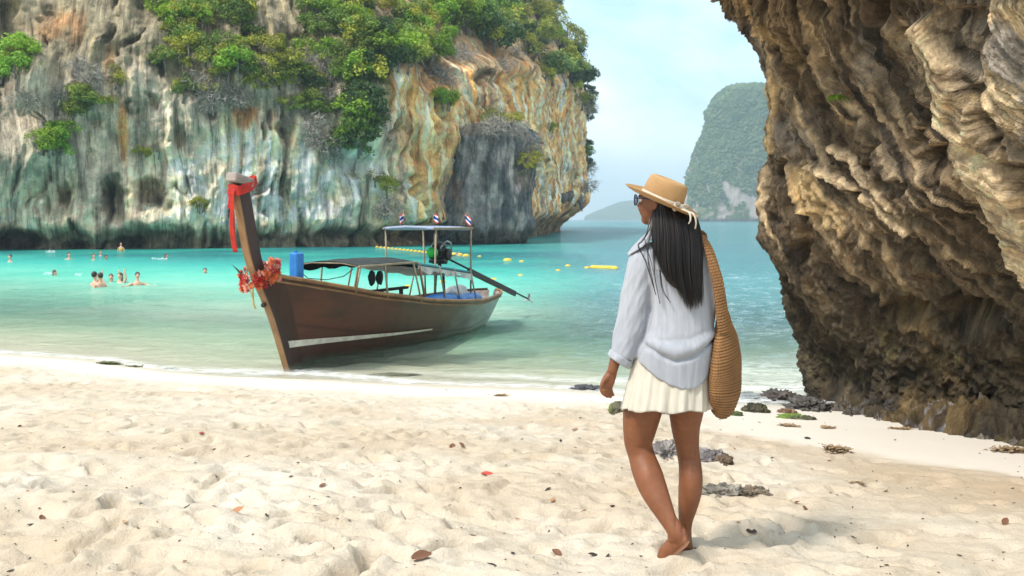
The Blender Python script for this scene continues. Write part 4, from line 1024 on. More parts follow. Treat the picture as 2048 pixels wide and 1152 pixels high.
# engine on its pivot and the long tail
eng = empty('engine', (2.25, .0, 1.54)); eng.parent = boat
mb = MB(); mb.box((0, 0, 0), (.40, .22, .20), bev=.02); mb.box((-.02, .0, .13), (.30, .16, .10), bev=.02); mb.box((0, 0, -.14), (.48, .16, .07), bev=.01)
for k in range(4): mb.box((-.12 + k * .085, .125, .02), (.05, .05, .14), bev=.008)
mb.lathe([(.10, -.02), (.115, -.01), (.115, .02), (.09, .03)], (-.10, .16, -.02), 16, Matrix.Rotation(-math.pi / 2, 3, 'X')); mb.build('engine_block', M_iron, eng, True)
mb = MB(); mb.lathe([(.02, -.08), (.085, -.08), (.095, -.06), (.095, .05), (.07, .07)], (.38, .08, .03), 18, Matrix.Rotation(math.pi / 2, 3, 'Y')); mb.build('air_filter', M_green, eng, True)
mb = MB(); mb.tube([(.16, .12, .05), (.12, .17, .20), (-.02, .18, .24), (-.20, .16, .20), (-.30, .12, .04)], .018, 8)
mb.tube([(.10, -.1, .12), (.02, -.08, .23), (-.12, -.02, .22), (-.2, .1, .12)], .014, 8); mb.tube([(-.25, .1, -.06), (-.42, .16, -.04), (-.5, .18, .02)], .014, 6); mb.build('pipework', M_steel, eng, True)
mb = MB(); mb.lathe([(.035, 0), (.045, .02), (.045, .20), (.03, .24)], (.06, -.02, .16), 10); mb.build('exhaust', M_pole, eng, True)
mb = MB(); mb.box((0, 0, 0), (.08, .3, .04)); mb.tube([(0, 0, -.2), (0, 0, 0)], .035, 8); mb.tube([(0, .12, -.9), (0, .08, -.2)], .025, 7); mb.tube([(0, -.12, -.9), (0, -.08, -.2)], .025, 7)
pv = mb.build('pivot_mount', M_iron, boat, True); pv.location = (2.2, 0, 1.36)
s0 = Vector((2.0, 0, 1.46)); s1 = Vector((-1.95, .0, .36)); dsv = (s1 - s0).normalized()
mb = MB(); mb.tube([s0, s1], .022, 8); mb.build('tail_shaft', M_iron, boat, True)
a0, a1 = s0 + dsv * 1.0, s0 + dsv * 3.35; rotm = (-dsv).to_track_quat('X', 'Z').to_matrix()
mb = MB(); mb.box((a0 + a1) / 2 + Vector((0, 0, -.03)), ((a1 - a0).length, .05, .12), rotm, .01); mb.build('shaft_guard', M_iron, boat)
mb = MB(); mb.lathe([(.03, -.05), (.035, 0), (.02, .05)], s1, 10, rotm @ Matrix.Rotation(math.pi / 2, 3, 'Y'))
for k in range(3):
    a = k * 2.094; rr = rotm @ Matrix.Rotation(a, 3, 'X'); mb.box(s1 + rr @ Vector((0, 0, .07)), (.015, .05, .11), rr @ Matrix.Rotation(.6, 3, 'Z'))
mb.build('propeller', M_steel, boat)
mb = MB(); mb.box((.55, 0, .56), (.30, .5, .05), bev=.01); mb.build('stern_deck', M_grey, boat)

def bw(X_, Y_, Z_): return BS + BF * X_ + BN * Y_ + np.array([0, 0, Z_])
# things carried in the boat
t = empty('plastic_canister', tuple(bw(6.62, .0, 1.24)), boat.rotation_euler); tag(t, 'bright blue plastic canister standing on the bow deck behind the post', 'canister')
mb = MB(); mb.box((0, 0, .23), (.18, .16, .44), bev=.02); mb.build('body', M_blue, t); mb = MB(); mb.lathe([(.03, 0), (.03, .03)], (0.03, 0, .45), 10); mb.build('cap', M_blue, t)
def bundle(name, label, cat, X0, X1, Y0, z0, h, mat, seed):
    cen = bw((X0 + X1) / 2, Y0, z0); L_ = abs(X1 - X0); n_, m_ = 40, 20; V = []
    for i in range(n_):
        tt_ = i / (n_ - 1) - .5; e = (1 - (abs(tt_) * 2) ** 6) ** .5
        for j in range(m_):
            a = 2 * math.pi * j / m_; r = 1 + .25 * float(fbm(tt_ * L_ * 4, math.cos(a) * 1.5, math.sin(a) * 1.5 + seed, 3))
            V.append((tt_ * L_, .16 * e * math.cos(a) * r, h / 2 + h / 2 * e * math.sin(a) * r))
    o = mk(name, V, [tuple(f) for f in gridf(n_, m_, True)] + [tuple(range(m_ - 1, -1, -1)), tuple(range((n_ - 1) * m_, n_ * m_))], mat, None, True)
    o.location = tuple(cen); o.rotation_euler = boat.rotation_euler; tag(o, label, cat); return o
bundle('folded_tarpaulin', 'crumpled blue tarpaulin lying along the gunwale near the brown awning post', 'tarpaulin', 2.75, 3.95, .60, .56, .30, M_blue, 1)
bundle('folded_tarpaulin', 'shorter blue tarpaulin roll by the stern of the boat', 'tarpaulin', 1.55, 2.62, .50, .50, .28, M_blue, 5)
bundle('cargo_sack', 'pale bundle heaped in the stern under the awning', 'sack', 1.0, 1.7, -.1, .52, .34, M_canv, 9)
for k, (X_, lb) in enumerate(((5.25, 'black life vest hanging beneath the front canopy, nearer the bow'), (5.02, 'black life vest hanging beneath the front canopy, farther from the bow'))):
    o = bundle('life_vest', lb, 'life vest', 0, .16, 0, 0, .28, M_black, 20 + k); o.location = tuple(bw(X_, .46, 1.12)); o.scale = (.5, .38, .85)
# flags
M_flag = [pmat('flag_red', (.65, .04, .05), (.5, .03, .04), 9, .7), pmat('flag_white', (.8, .8, .8), (.7, .7, .72), 9, .7), pmat('flag_blue', (.03, .05, .28), (.02, .04, .2), 9, .7)]
for k, (X_, Y_, ln_, lb) in enumerate(((2.98, -.2, -.12, 'left striped red white and blue flag leaning on the high boat roof'), (2.3, -.1, .02, 'middle striped red white and blue flag upright on the high boat roof'), (1.92, .3, .10, 'right striped red white and blue flag drooping off the high boat roof'))):
    t = empty('flag', tuple(bw(X_, Y_, 2.06)), (0, 0, 0)); tag(t, lb, 'flag', 'flags on the boat roof')
    mb = MB(); mb.tube([(0, 0, 0), (ln_, 0, .26)], .006, 5); mb.build('flag_pole', M_pole, t, True)
    V = []; sg = 1 if k else -1
    for i in range(13):
        tt_ = i / 12
        for j in range(8):
            s = j / 7; V.append((ln_ * (.95 - .1 * s * 3) + sg * (s * .10) + (0 if k < 2 else .04 * s), .03 * math.sin(s * 5 + tt_), .26 - tt_ * .17 - s * (.05 + .06 * (k == 2))))
    F = gridf(13, 8); mi = [{0: 0, 1: 0, 2: 1, 3: 1, 4: 2, 5: 2, 6: 2, 7: 2, 8: 1, 9: 1, 10: 0, 11: 0}[i // 7] for i in range(len(F))]
    mk('flag_cloth', V, F, M_flag, t, True, midx=mi)
# red sash and flower garland on the bow post
t = empty('sash', tuple(bw(7.9, 0, 2.6)), boat.rotation_euler); tag(t, 'red cloth sash tied under the cap of the bow post with a long tail', 'sash')
def ribbon(name, pts, w, mat, parent, side=(0, 1, 0), thick=.012, seg=30, wob=.012):
    Q = catmull(np.array(pts, float), seg); s = np.array(side, float); s /= np.linalg.norm(s); V = []
    for i, p in enumerate(Q):
        tdir = Q[min(i + 1, seg - 1)] - Q[max(i - 1, 0)]; nrm = np.cross(tdir, s); nrm /= np.linalg.norm(nrm) + 1e-9
        for j in range(7):
            k = j / 6 - .5; ww = w * (1 if not hasattr(w, '__call__') else 1)
            V.append(p + s * k * w + nrm * wob * math.sin(j * 2.1 + i * .25))
    V = np.array(V); N_ = len(V); V2 = V - np.tile(np.array([0, 0, 0]), (N_, 1))
    o = mk(name, V, [tuple(f) for f in gridf(seg, 7)], mat, parent, True)
    md = o.modifiers.new('s', 'SOLIDIFY'); md.thickness = thick; return o
ribbon('tail', [(.17, .02, .02), (.19, .03, -.2), (.16, .0, -.55), (.11, .02, -.86)], .075, M_red, t)
ribbon('tail', [(.14, -.05, .02), (.16, -.04, -.15), (.17, -.04, -.26)], .05, M_red, t)
V = []
wrapq = [(.14, -.10), (.16, .0), (.14, .10), (.0, .10), (-.14, .095), (-.26, .085), (-.27, 0), (-.25, -.085), (-.1, -.10), (.05, -.10)]
for kk, zz in enumerate((-.06, -.02, .04, .08)):
    for ix, (a, b_) in enumerate(wrapq): V.append((a + .0 * kk + .012 * math.sin(ix * 3 + kk * 2), b_ * (1 + .05 * math.sin(ix * 5 + kk * 3)), zz + .14 * max(0, -a) / .27 + .02 * math.sin(ix * 2.5)))
mk('wrap', V, [tuple(f) for f in gridf(4, 10, True)], M_red, t, True)
t = empty('flower_garland', tuple(bw(7.60, 0, 1.40)), boat.rotation_euler); tag(t, 'garland of red and orange flowers tied round the bow post', 'garland')
M_pet = [pmat('petal_red', (.55, .03, .02), (.40, .02, .02), 9, .6), pmat('petal_orange', (.75, .20, .06), (.62, .12, .04), 9, .6), pmat('petal_pink', (.78, .36, .26), (.65, .22, .16), 9, .6)]
fl = []
for v_ in range(3):
    mb = MB()
    rs = random.Random(v_)
    for k in range(26):
        a = rs.uniform(0, 6.28); el = rs.uniform(-.2, 1.3); d_ = Vector((math.cos(a) * math.cos(el), math.sin(a) * math.cos(el), math.sin(el))); s_ = d_.cross(Vector((0, 0, 1))).normalized() * .009
        mb.add([d_ * .008, d_ * .035 + s_, d_ * rs.uniform(.055, .075), d_ * .035 - s_], [(0, 1, 2, 3)])
    fl.append(mesh_only(mb.build('blossom', M_pet[v_])))
for k in range(90):
    a = rnd.uniform(0, 6.28); ry_g = .14; pth = Vector((-.13 + .25 * math.cos(a), .17 * math.sin(a), -.02 - .10 * math.cos(a) + rnd.uniform(-.11, .12)))
    pth += Vector((math.cos(a), math.sin(a), 0)) * rnd.uniform(-.01, .06)
    o = put(bpy.data.objects.new('blossom', rnd.choice(fl + fl[:1])), t); o.location = pth; o.rotation_euler = Vector((math.cos(a), math.sin(a), .2)).to_track_quat('Z', 'Y').to_euler(); o.scale = (1.1,) * 3
mb = MB()
for k in range(3): mb.tube([(.12, .06 + k * .02, -.1), (.10 + .02 * k, .07, -.28), (.09, .06 + .02 * k, -.42 - .03 * k)], .012, 5)
mb.build('streamer', pmat('streamer_yellow', (.62, .55, .25), (.5, .4, .2), 9, .7), t, True)
mb = MB(); mb.add([(.10, -.16, .0), (.16, -.28, .16), (.08, -.22, .08), (.05, -.18, .02)], [(0, 1, 2, 3)]); mb.build('leaf', M_leaf['dark'], t)

# ------------------------------------------------------------------ buoys and swimming-zone floats
M_buoy = pmat('yellow_buoy', (.72, .50, .05), (.55, .36, .03), 8, .5)
def water_pt(px, py): d = FPX * CAMZ / (py - HZ); return np.array([(px - 1024) / FPX * d, d, 0.0])
by = [(815, 573, 7, 'yellow round buoy seen through the boat under its front canopy'), (886, 564, 7, 'yellow round buoy seen between the awning posts of the boat'), (959, 513, 4, 'tiny pale yellow buoy just right of the high roof posts'),
      (1015, 521, 9, 'wide pale yellow buoy, left of a pair beyond the boat stern'), (1043, 523, 5, 'small pale yellow buoy, right of a pair beyond the boat stern'), (987, 559, 7, 'yellow buoy close behind the boat stern above the tail shaft'),
      (1041, 551, 6, 'yellow buoy above the tip of the tail shaft'), (1116, 541, 5, 'lower of two small yellow buoys midway to the person'), (1136, 532, 6, 'upper of two small yellow buoys midway to the person'), (1174, 536, 6, 'yellow buoy at the left end of the floating tube')]
for px, py, r, lb in by:
    p = water_pt(px, py); s = r * p[1] / FPX; t = empty('buoy', tuple(p)); tag(t, lb, 'buoy', 'yellow buoys')
    mb = MB(); mb.lathe([(.05, -.6), (.75, -.45), (1, -.05), (1, .1), (.8, .45), (.35, .62), (.12, .66)], (0, 0, 0), 14)
    b_ = mb.build('float', M_buoy, t, True); b_.scale = (s, s, s * .8); mb = MB(); mb.tube([(0, 0, .6), (.1, 0, .85), (-.1, 0, .85), (0, 0, .6)], .05, 5); c_ = mb.build('ring', M_iron, t, True); c_.scale = (s, s, s * .8)
p0, p1 = water_pt(1180, 536), water_pt(1236, 538); mb = MB()
mb.tube([p0 + (p1 - p0) * k / 12 + np.array([0, .08 * math.sin(k), .03]) for k in range(13)], [.05] + [.10] * 11 + [.04], 8)
tag(mb.build('floating_tube', M_buoy, None, True), 'long yellow floating tube lying on the water left of the person', 'float')
fm = MB(); fm.ell((0, 0, 0), (.22, .13, .13), None, 10); fmesh = mesh_only(fm.build('float', M_buoy, None, True))
for k in range(15):
    tt_ = k / 14; px = 754 + (862 - 754) * tt_; py = 495 + 12 * tt_; p = water_pt(px, py)
    o = put(bpy.data.objects.new('line_float', fmesh)); o.location = tuple(p + np.array([0, 0, .03])); o.scale = (.62, .62, .75); tag(o, ('leftmost', 'second', 'third', 'fourth', 'fifth', 'sixth', 'seventh', 'eighth', 'ninth', 'tenth', 'eleventh', 'twelfth', 'thirteenth', 'fourteenth', 'rightmost')[k] + ' small yellow float, counted from the left, on the roped row beyond the boat', 'float', 'floats on the swimming-zone line')
for kf, (px, py) in enumerate(((897, 508), (908, 510), (919, 511), (932, 513))):
    p = water_pt(px, py); o = put(bpy.data.objects.new('line_float', fmesh)); o.location = tuple(p + np.array([0, 0, .03])); tag(o, ('first', 'second', 'third', 'fourth')[kf] + ' small yellow float right of the engine, under the high roof', 'float', 'floats on the swimming-zone line, right part')
q0, q1 = water_pt(750, 495), water_pt(940, 514); mb = MB(); mb.tube([q0 + (q1 - q0) * k / 9 for k in range(10)], .012, 4); tag(mb.build('float_line', M_canv, None, True), 'thin rope carrying the row of yellow floats across the bay', 'rope')

# ------------------------------------------------------------------ swimmers
M_skinA = pmat('skin_pale', (.62, .36, .25), (.55, .30, .20), 6, .55); M_skinB = pmat('skin_tan', (.45, .24, .14), (.38, .19, .11), 6, .5)
M_hairD = pmat('hair_dark', (.015, .011, .010), (.03, .02, .016), 30, .45); M_hairB = pmat('hair_brown', (.12, .055, .03), (.07, .035, .02), 30, .5)
def swimmer(px, py, label, skin, hair, sink=.45, face=0.0, arms='down', suit=None, sc=1.0, lean=0.0):
    p = water_pt(px, py); t = empty('person', tuple(p), (lean, 0, face)); tag(t, label, 'person', 'people bathing in the bay')
    mb = MB(); z0 = -sink
    def L(c, rx, ry, **k):
        V, F = loft(c, rx, ry, **k); mb.add(V, F)
    L([(0, 0, z0 - .25), (0, 0, z0 + .05), (0, 0, z0 + .22), (0, 0, z0 + .42), (0, 0, z0 + .50), (0, 0, z0 + .55), (0, 0, z0 + .64)], [.15, .14, .15, .17, .13, .055, .05], [.09, .09, .10, .10, .08, .055, .05], n=16, m=16)
    mb.ell((0, .01, z0 + .74), (.078, .095, .115), None, 12); mb.ell((0, -.10, z0 + .72), (.014, .02, .025), None, 8)
    for e in (-1, 1): mb.ell((e * .08, 0, z0 + .73), (.012, .02, .03), None, 8)
    for e in (-1, 1):
        sh = (e * .18, 0, z0 + .46)
        if arms == 'up' or (arms == 'one' and e > 0): ps = [sh, (e * .34, -.06, z0 + .66), (e * .30, -.1, z0 + .93), (e * .29, -.1, z0 + 1.02)]
        elif arms == 'face': ps = [sh, (e * .27, -.16, z0 + .34), (e * .10, -.20, z0 + .60), (e * .06, -.2, z0 + .68)]
        elif arms == 'out': ps = [sh, (e * .38, -.1, z0 + .36), (e * .55, -.3, z0 + .38), (e * .60, -.36, z0 + .38)]
        else: ps = [sh, (e * .24, 0, z0 + .22), (e * .26, -.08, z0 - .02), (e * .26, -.1, z0 - .1)]
        L(ps, [.052, .042, .030, .026], [.052, .042, .030, .018], ref=(0.1, 1, .2), n=10, m=12)
    V, N_, F = remesh(mb, .014, 2)
    mk('body', V, F, skin, t)
    mb = MB(); mb.ell((0, .025, z0 + .765), (.088, .098, .112), None, 12)
    if hair is M_hairB: mb.ell((0, .07, z0 + .64), (.07, .05, .13), None, 10)
    h_ = mb.build('hair', hair, t, True)
    if suit:
        V, F = loft([(0, 0, z0 + .18), (0, 0, z0 + .30), (0, 0, z0 + .36)], [.158, .165, .176], [.108, .114, .112], n=16, m=6); mk('swimwear', V, F, suit, t)
    t.scale = (sc,) * 3; return t
swimmer(190, 574, 'dark-haired bather, left one of the embracing pair nearest the beach', M_skinA, M_hairD, .36, 2.6, 'face', None, 1.0)
swimmer(200, 575, 'bather on the right of the embracing pair nearest the beach', M_skinA, M_hairD, .36, -2.2, 'down', M_red, .95)
swimmer(222, 564, 'bather with arms thrown up beside the embracing pair', M_skinA, M_hairB, .55, .3, 'up', M_green, .9)
swimmer(240, 565, 'brown-haired bather with one arm raised beside the person throwing arms up', M_skinA, M_hairB, .50, -.4, 'one', None, .95)
swimmer(275, 571, 'dark-haired bather alone right of the pair with raised arms, red swimwear', M_skinA, M_hairD, .38, .5, 'out', M_red, .92)
swimmer(410, 547, 'bather with wet head alone in the water toward the boat bow', M_skinA, M_hairB, .62, .2, 'down', None, .9)
swimmer(20, 524, 'bather at the left edge of the water', M_skinA, M_hairD, .48, .0, 'down', None, 1.0)
swimmer(138, 519, 'pink-shouldered bather far out below the vivid green bush', M_skinA, M_hairB, .45, .8, 'out', None, .95)
swimmer(187, 520, 'bather with yellow top far out, left of the dark head', M_skinA, M_hairB, .50, .8, 'down', M_buoy, .95)
swimmer(201, 512, 'bather farthest out, close to the foot of the cliff', M_skinA, M_hairB, .50, .8, 'out', M_red, .95)
swimmer(212, 519, 'bather showing only a dark head far out near the cliff', M_skinB, M_hairD, .60, .8, 'down', None, .95)
swimmer(333, 518, 'bather in yellow swimming with a splash below the cliff caves', M_skinA, M_hairB, .55, 1.4, 'out', M_buoy, .95)
swimmer(110, 551, 'bather floating low in the water left of the embracing pair', M_skinA, M_hairB, .62, 1.4, 'out', None, .9)
ledge = ring_rock
tl = swimmer(242, 503, 'person standing at the foot of the cliff by a dark cave', M_skinA, M_hairB, .10, .3, 'down', M_buoy, .8)
# splashes
M_spl = newmat('splash')[0]; M_spl.node_tree.nodes['Principled BSDF'].inputs['Base Color'].default_value = (.85, .9, .9, 1)
for px, py, w, lb in ((97, 549, 22, 'white splash streak beside the floating bather'), (157, 551, 14, 'white splash between the floating bather and the embracing pair'), (318, 519, 30, 'long white splash behind the bather in yellow'), (100, 505, 20, 'white splash at the foot of the cliff')):
    p = water_pt(px, py); V = []; F = []; s = p[1] / FPX
    for k in range(90):
        c_ = np.array([rnd.uniform(-1, 1) * w / 2 * s, rnd.uniform(-.3, .3) * w * s * .5, abs(rnd.gauss(0, 2.2)) * s]); r = rnd.uniform(.3, .9) * s; b0 = len(V)
        V += [tuple(c_ + base[i] * r) for i in range(6)]; F += [(a + b0, b_ + b0, c + b0) for a, b_, c in bf]
    o = mk('splash', V, F, M_spl); o.location = tuple(p); tag(o, kind='stuff')

# ------------------------------------------------------------------ rocks, weed, leaves on the beach
M_stone = rock_material('beach_rock', 14.0, .018, .85, .8, .3)
def lump(name, px, py, wpx, hpx, dpt, label, cat, tint, seed, amp=.35, alga=None, mat=None, n=90, m=46, freq=1.0):
    p = ground_px(px, py); s = p[1] / FPX; a, h = wpx / 2 * s, hpx * s
    th = np.linspace(0, 2 * np.pi, n, endpoint=False); ph = np.linspace(-1.2, np.pi / 2, m)
    TH, PH = np.meshgrid(th, ph); r = 1 + amp * fbm(np.cos(TH) * np.cos(PH) * 1.7 * freq + seed, np.sin(TH) * np.cos(PH) * 1.7 * freq, np.sin(PH) * 1.7 * freq, 5, .6) + amp * .55 * (ridged(np.cos(TH) * np.cos(PH) * 4 * freq, np.sin(TH) * np.cos(PH) * 4 * freq + seed, np.sin(PH) * 3 * freq, 3) - .6)
    P = np.stack([a * r * np.cos(TH) * np.cos(PH), dpt * r * np.sin(TH) * np.cos(PH), h * r * np.sin(PH)], -1)
    F = [tuple(f) for f in gridf(m, n, True)] + [tuple(range((m - 1) * n, m * n))]
    o = mk(name, P.reshape(-1, 3), F, mat or M_stone); o.location = (p[0], p[1] + dpt * .8, ground(p[0], p[1] + dpt * .8))
    c = np.zeros(P.shape) + np.array(tint); c = lerp(c, np.array(tint) * .35, sstep(.0, .4, fbm(P[..., 0] * 9, P[..., 1] * 9, P[..., 2] * 9 + seed, 4)) * .8)
    if alga: c = lerp(c, alga, sstep(-.15, .25, fbm(P[..., 0] * 6, P[..., 1] * 6, seed, 3)) * .85)
    setcol(o, 'tint', c); tag(o, label, cat); return o
lump('rock', 1420, 922, 86, 22, .13, 'grey pitted rock half buried in sand, right behind the standing leg', 'rock', (.30, .27, .27), 1.0, .5, freq=1.5)
lump('rock', 1334, 912, 62, 22, .12, 'grey rock seen between the two legs', 'rock', (.33, .30, .29), 2.3, .5, freq=1.5)
lump('rock', 1452, 930, 34, 12, .07, 'small brown broken rock at the right end of the grey rock behind the leg', 'rock', (.17, .12, .08), 4.1, .5)
lump('rock', 1448, 1000, 92, 17, .10, 'flat jagged grey rock breaking the sand right of the ankles', 'rock', (.30, .27, .23), 5.2, .65, freq=1.8)
lump('rock', 1512, 1002, 66, 14, .09, 'low jagged brown rock at the right end of the flat rock by the ankles', 'rock', (.24, .19, .14), 6.2, .65, freq=1.8)
lump('rock', 1243, 826, 46, 19, .12, 'mossy green rock by the water, below the hanging hand', 'rock', (.16, .15, .10), 7.7, .4, (.13, .16, .04))
lump('rock', 1330, 829, 30, 8, .08, 'small dark green stone behind the gap between the legs', 'rock', (.08, .10, .04), 8.7, .4, (.08, .11, .03))
lump('rock', 1516, 825, 52, 15, .13, 'dark mossy rock lying on the sand right of the straw bag', 'rock', (.10, .09, .06), 9.7, .5, (.10, .11, .05))
lump('rock', 1476, 832, 26, 8, .08, 'small green stone peeping out beside the bag bottom', 'rock', (.10, .13, .05), 3.7, .4, (.10, .16, .04))
lump('rock', 1590, 838, 60, 8, .10, 'flat rock covered in bright green algae near the overhang foot', 'rock', (.13, .16, .07), 10.7, .5, (.20, .30, .05))
lump('rock', 1618, 840, 34, 7, .07, 'small dark flat stone right of the bright algae rock', 'rock', (.10, .10, .06), 11.7, .4)
lump('rock', 1575, 826, 36, 8, .08, 'small reddish brown stone above the bright algae rock', 'rock', (.24, .14, .09), 12.7, .4)
lump('rock', 1175, 781, 62, 6, .25, 'low dark reef rock awash at the water edge left of the hand', 'rock', (.09, .09, .10), 13.7, .6)
lump('rock', 1510, 800, 50, 8, .30, 'dark barnacled reef rock awash just right of the bag', 'rock', (.12, .12, .14), 14.7, .7, freq=1.8)
lump('rock', 1570, 806, 74, 15, .35, 'dark barnacled reef rock joining the foot of the overhang', 'rock', (.12, .10, .09), 15.7, .7, freq=1.8)
lump('rock', 1630, 822, 70, 20, .35, 'knobbly dark rock right at the left corner of the overhang foot', 'rock', (.12, .11, .10), 16.7, .7, freq=1.8)
# knobbly rubble along the foot of the overhang
V = []; F = []; cR = []
for k in range(420):
    t_ = rnd.random() ** .8; px = 1600 + 460 * t_; py = 812 + 78 * t_ ** 1.15 + rnd.gauss(0, 5) - 4; p = ground_px(px, py); s = rnd.uniform(.012, .055) * (1.2 - .2 * t_); b0 = len(V)
    c_ = np.array([p[0], p[1], ground(p[0], p[1]) + s * .15])
    V += [tuple(c_ + base[i] * s * RS.uniform(.6, 1.3, 3)) for i in range(6)]; F += [(a + b0, b_ + b0, c + b0) for a, b_, c in bf]; q_ = rnd.uniform(.5, 1.6); cR += [(.10 * q_, .085 * q_, .07 * q_)] * 6
rb = mk('rubble', V, F, M_stone, None, False); setcol(rb, 'tint', cR); tag(rb, kind='stuff')
M_weed = pmat('seaweed', (.16, .17, .05), (.08, .09, .03), 9, .7)
def weed(px, py, wpx, hpx, label, mat=M_weed, n_=260, up=.012):
    p = ground_px(px, py); s = p[1] / FPX; V = []; F = []
    for k in range(n_):
        a = rnd.gauss(0, .42) * wpx / 2 * s; b_ = rnd.gauss(0, .42) * hpx * s * 3.2; z0 = ground(p[0] + a, p[1] + b_) - p[2]; L_ = rnd.uniform(.018, .032) * (1 + p[1] / 16); an = rnd.uniform(0, 6.28); w = .004 * (1 + p[1] / 10)
        c_ = np.array([a, b_, z0 + rnd.uniform(0, up)]); d_ = np.array([math.cos(an), math.sin(an), rnd.uniform(-.1, .25)]) * L_; q_ = np.array([-math.sin(an), math.cos(an), 0.2]) * w; b0 = len(V)
        V += [c_ - q_, c_ + q_, c_ + d_ + q_, c_ + d_ - q_]; F.append((b0, b0 + 1, b0 + 2, b0 + 3))
    o = mk('seaweed_clump', V, F, mat, None, False); o.location = tuple(p); tag(o, label, 'seaweed')
    if n_ <= 120: o['kind'] = 'stuff'
    return o
M_weedT = pmat('dry_weed', (.36, .24, .13), (.22, .15, .08), 9, .8)
weed(218, 728, 44, 6, 'olive green seaweed clump on the wet sand left of the boat', n_=500, up=.03)
_w = weed(270, 733, 30, 5, 'thin scraps of seaweed right of the olive clump', n_=90); _w['kind'] = 'stuff'
weed(342, 738, 26, 3, 'dark bit of seaweed at the water edge left of the boat', n_=80)
lump('sandbar_weed', 785, 752, 100, 2.5, .16, 'low olive weedy ridge in the shallows right of the boat bow', 'seaweed', (.16, .15, .06), 21.0, .4)
weed(1672, 903, 46, 8, 'tan tangle of dried weed on the smooth pale sand', M_weedT, 420, .035)
weed(2020, 903, 74, 8, 'brown tangle of dried weed at the right edge below the overhang', M_weedT, 500, .03)
weed(1578, 852, 36, 6, 'reddish dried weed on the sand below the algae rock', M_weedT, 220)
weed(1655, 856, 28, 5, 'small dried weed patch right of the reddish weed', M_weedT, 120)
weed(1710, 966, 24, 4, 'small dried weed scrap on the rough sand right of the person', M_weedT, 90)
weed(1000, 792, 26, 4, 'orange brown scrap of weed on the wet sand between boat and person', M_weedT, 110)
weed(1800, 858, 50, 3, 'thin line of dried weed at the overhang foot', M_weedT, 120)

M_lf = {'brown': pmat('leaf_brown', (.20, .085, .04), (.11, .05, .03), 25, .7), 'red': pmat('leaf_red', (.50, .05, .03), (.34, .05, .03), 25, .6), 'tan': pmat('leaf_tan', (.42, .20, .09), (.28, .13, .07), 25, .7), 'dark': pmat('leaf_black', (.045, .03, .022), (.02, .015, .012), 25, .8)}
def leafmesh(seed, mat):
    rs = random.Random(seed); V = []; c1, c2 = rs.uniform(.2, .9), rs.uniform(.1, .8)
    for i in range(9):
        t_ = i / 8; w = .28 * math.sin(math.pi * min(1, t_ * .92 + .05)) ** .8
        for j in range(5):
            s = j / 4 * 2 - 1; V.append((t_ - .5, s * w, .45 * c2 * abs(s) * w + c1 * .35 * (t_ - .5) ** 2 + .03 * math.sin(7 * t_ + 3 * s)))
    return mesh_only(mk('leaf', V, [tuple(f) for f in gridf(9, 5)], mat))
lms = {k: [leafmesh(i + 10 * q, M_lf[k]) for i in range(3)] for q, k in enumerate(M_lf)}
def leaf(px, py, kind, size, label, group=None, yaw=None, tilt=None):
    p = ground_px(px, py); o = put(bpy.data.objects.new('fallen_leaf', rnd.choice(lms[kind])))
    o.location = (p[0], p[1], ground(p[0], p[1]) + size * .12); o.scale = (size,) * 3
    o.rotation_euler = (rnd.uniform(-.5, .5) if tilt is None else tilt, rnd.uniform(-.5, .5), rnd.uniform(0, 6.28) if yaw is None else yaw); tag(o, label, 'leaf', group)
for a in [(905, 894, 'brown', .085, 'brown leaf standing on edge, left of a pair in mid beach'), (923, 895, 'brown', .065, 'brown leaf, right of a pair in mid beach'), (1149, 860, 'tan', .10, 'rust brown leaf left of the person near knee height'),
          (1126, 850, 'brown', .07, 'small brown leaf just left of the rust brown leaf'), (974, 960, 'red', .085, 'bright red curled leaf in the middle of the beach'), (1104, 1002, 'tan', .05, 'orange brown leaf below and right of the red leaf'),
          (1037, 1034, 'tan', .06, 'orange brown leaf tilted upright below the red leaf'), (1166, 1027, 'brown', .05, 'dark red leaf left of the heel'), (843, 1134, 'brown', .11, 'largest withered brown leaf at the bottom of the photo'),
          (812, 1130, 'dark', .08, 'dark broken leaf just left of the largest withered leaf'), (985, 1133, 'dark', .06, 'dark brown leaf at the bottom between the large leaf and the person'), (948, 1071, 'brown', .05, 'small brown leaf above the large withered leaf'),
          (1114, 1101, 'brown', .06, 'reddish leaf lying in a footprint left of the foot'), (1187, 1100, 'dark', .05, 'dark leaf in the deep footprint beside the foot'), (473, 1030, 'tan', .075, 'tan leaf tilted in the sand at lower left'), (370, 1013, 'dark', .075, 'dark curled leaf lying below the middle left of the beach'),
          (166, 1063, 'dark', .08, 'long dark leaf at the lower left'), (84, 1026, 'brown', .06, 'thin dark brown leaf nearest the left edge'), (403, 875, 'red', .05, 'tiny red leaf up the beach at left'), (1772, 1149, 'dark', .08, 'dark leaf cut by the bottom edge at right'),
          (1866, 1133, 'tan', .07, 'red brown leaf lying in a long dent at lower right'), (1918, 1112, 'dark', .045, 'small dark leaf standing at lower right'), (1610, 1024, 'brown', .055, 'brown leaf on the rough sand right of the flat rock'), (911, 998, 'tan', .05, 'pinkish leaf beside a dark speck below the red leaf'),
          (1502, 1060, 'dark', .06, 'dark green leaf standing up right of the feet'), (2010, 1055, 'brown', .06, 'thin twig-like brown leaf near the right edge'), (1615, 878, 'dark', .06, 'dark leaf on the smooth sand below the overhang')]: leaf(*a)
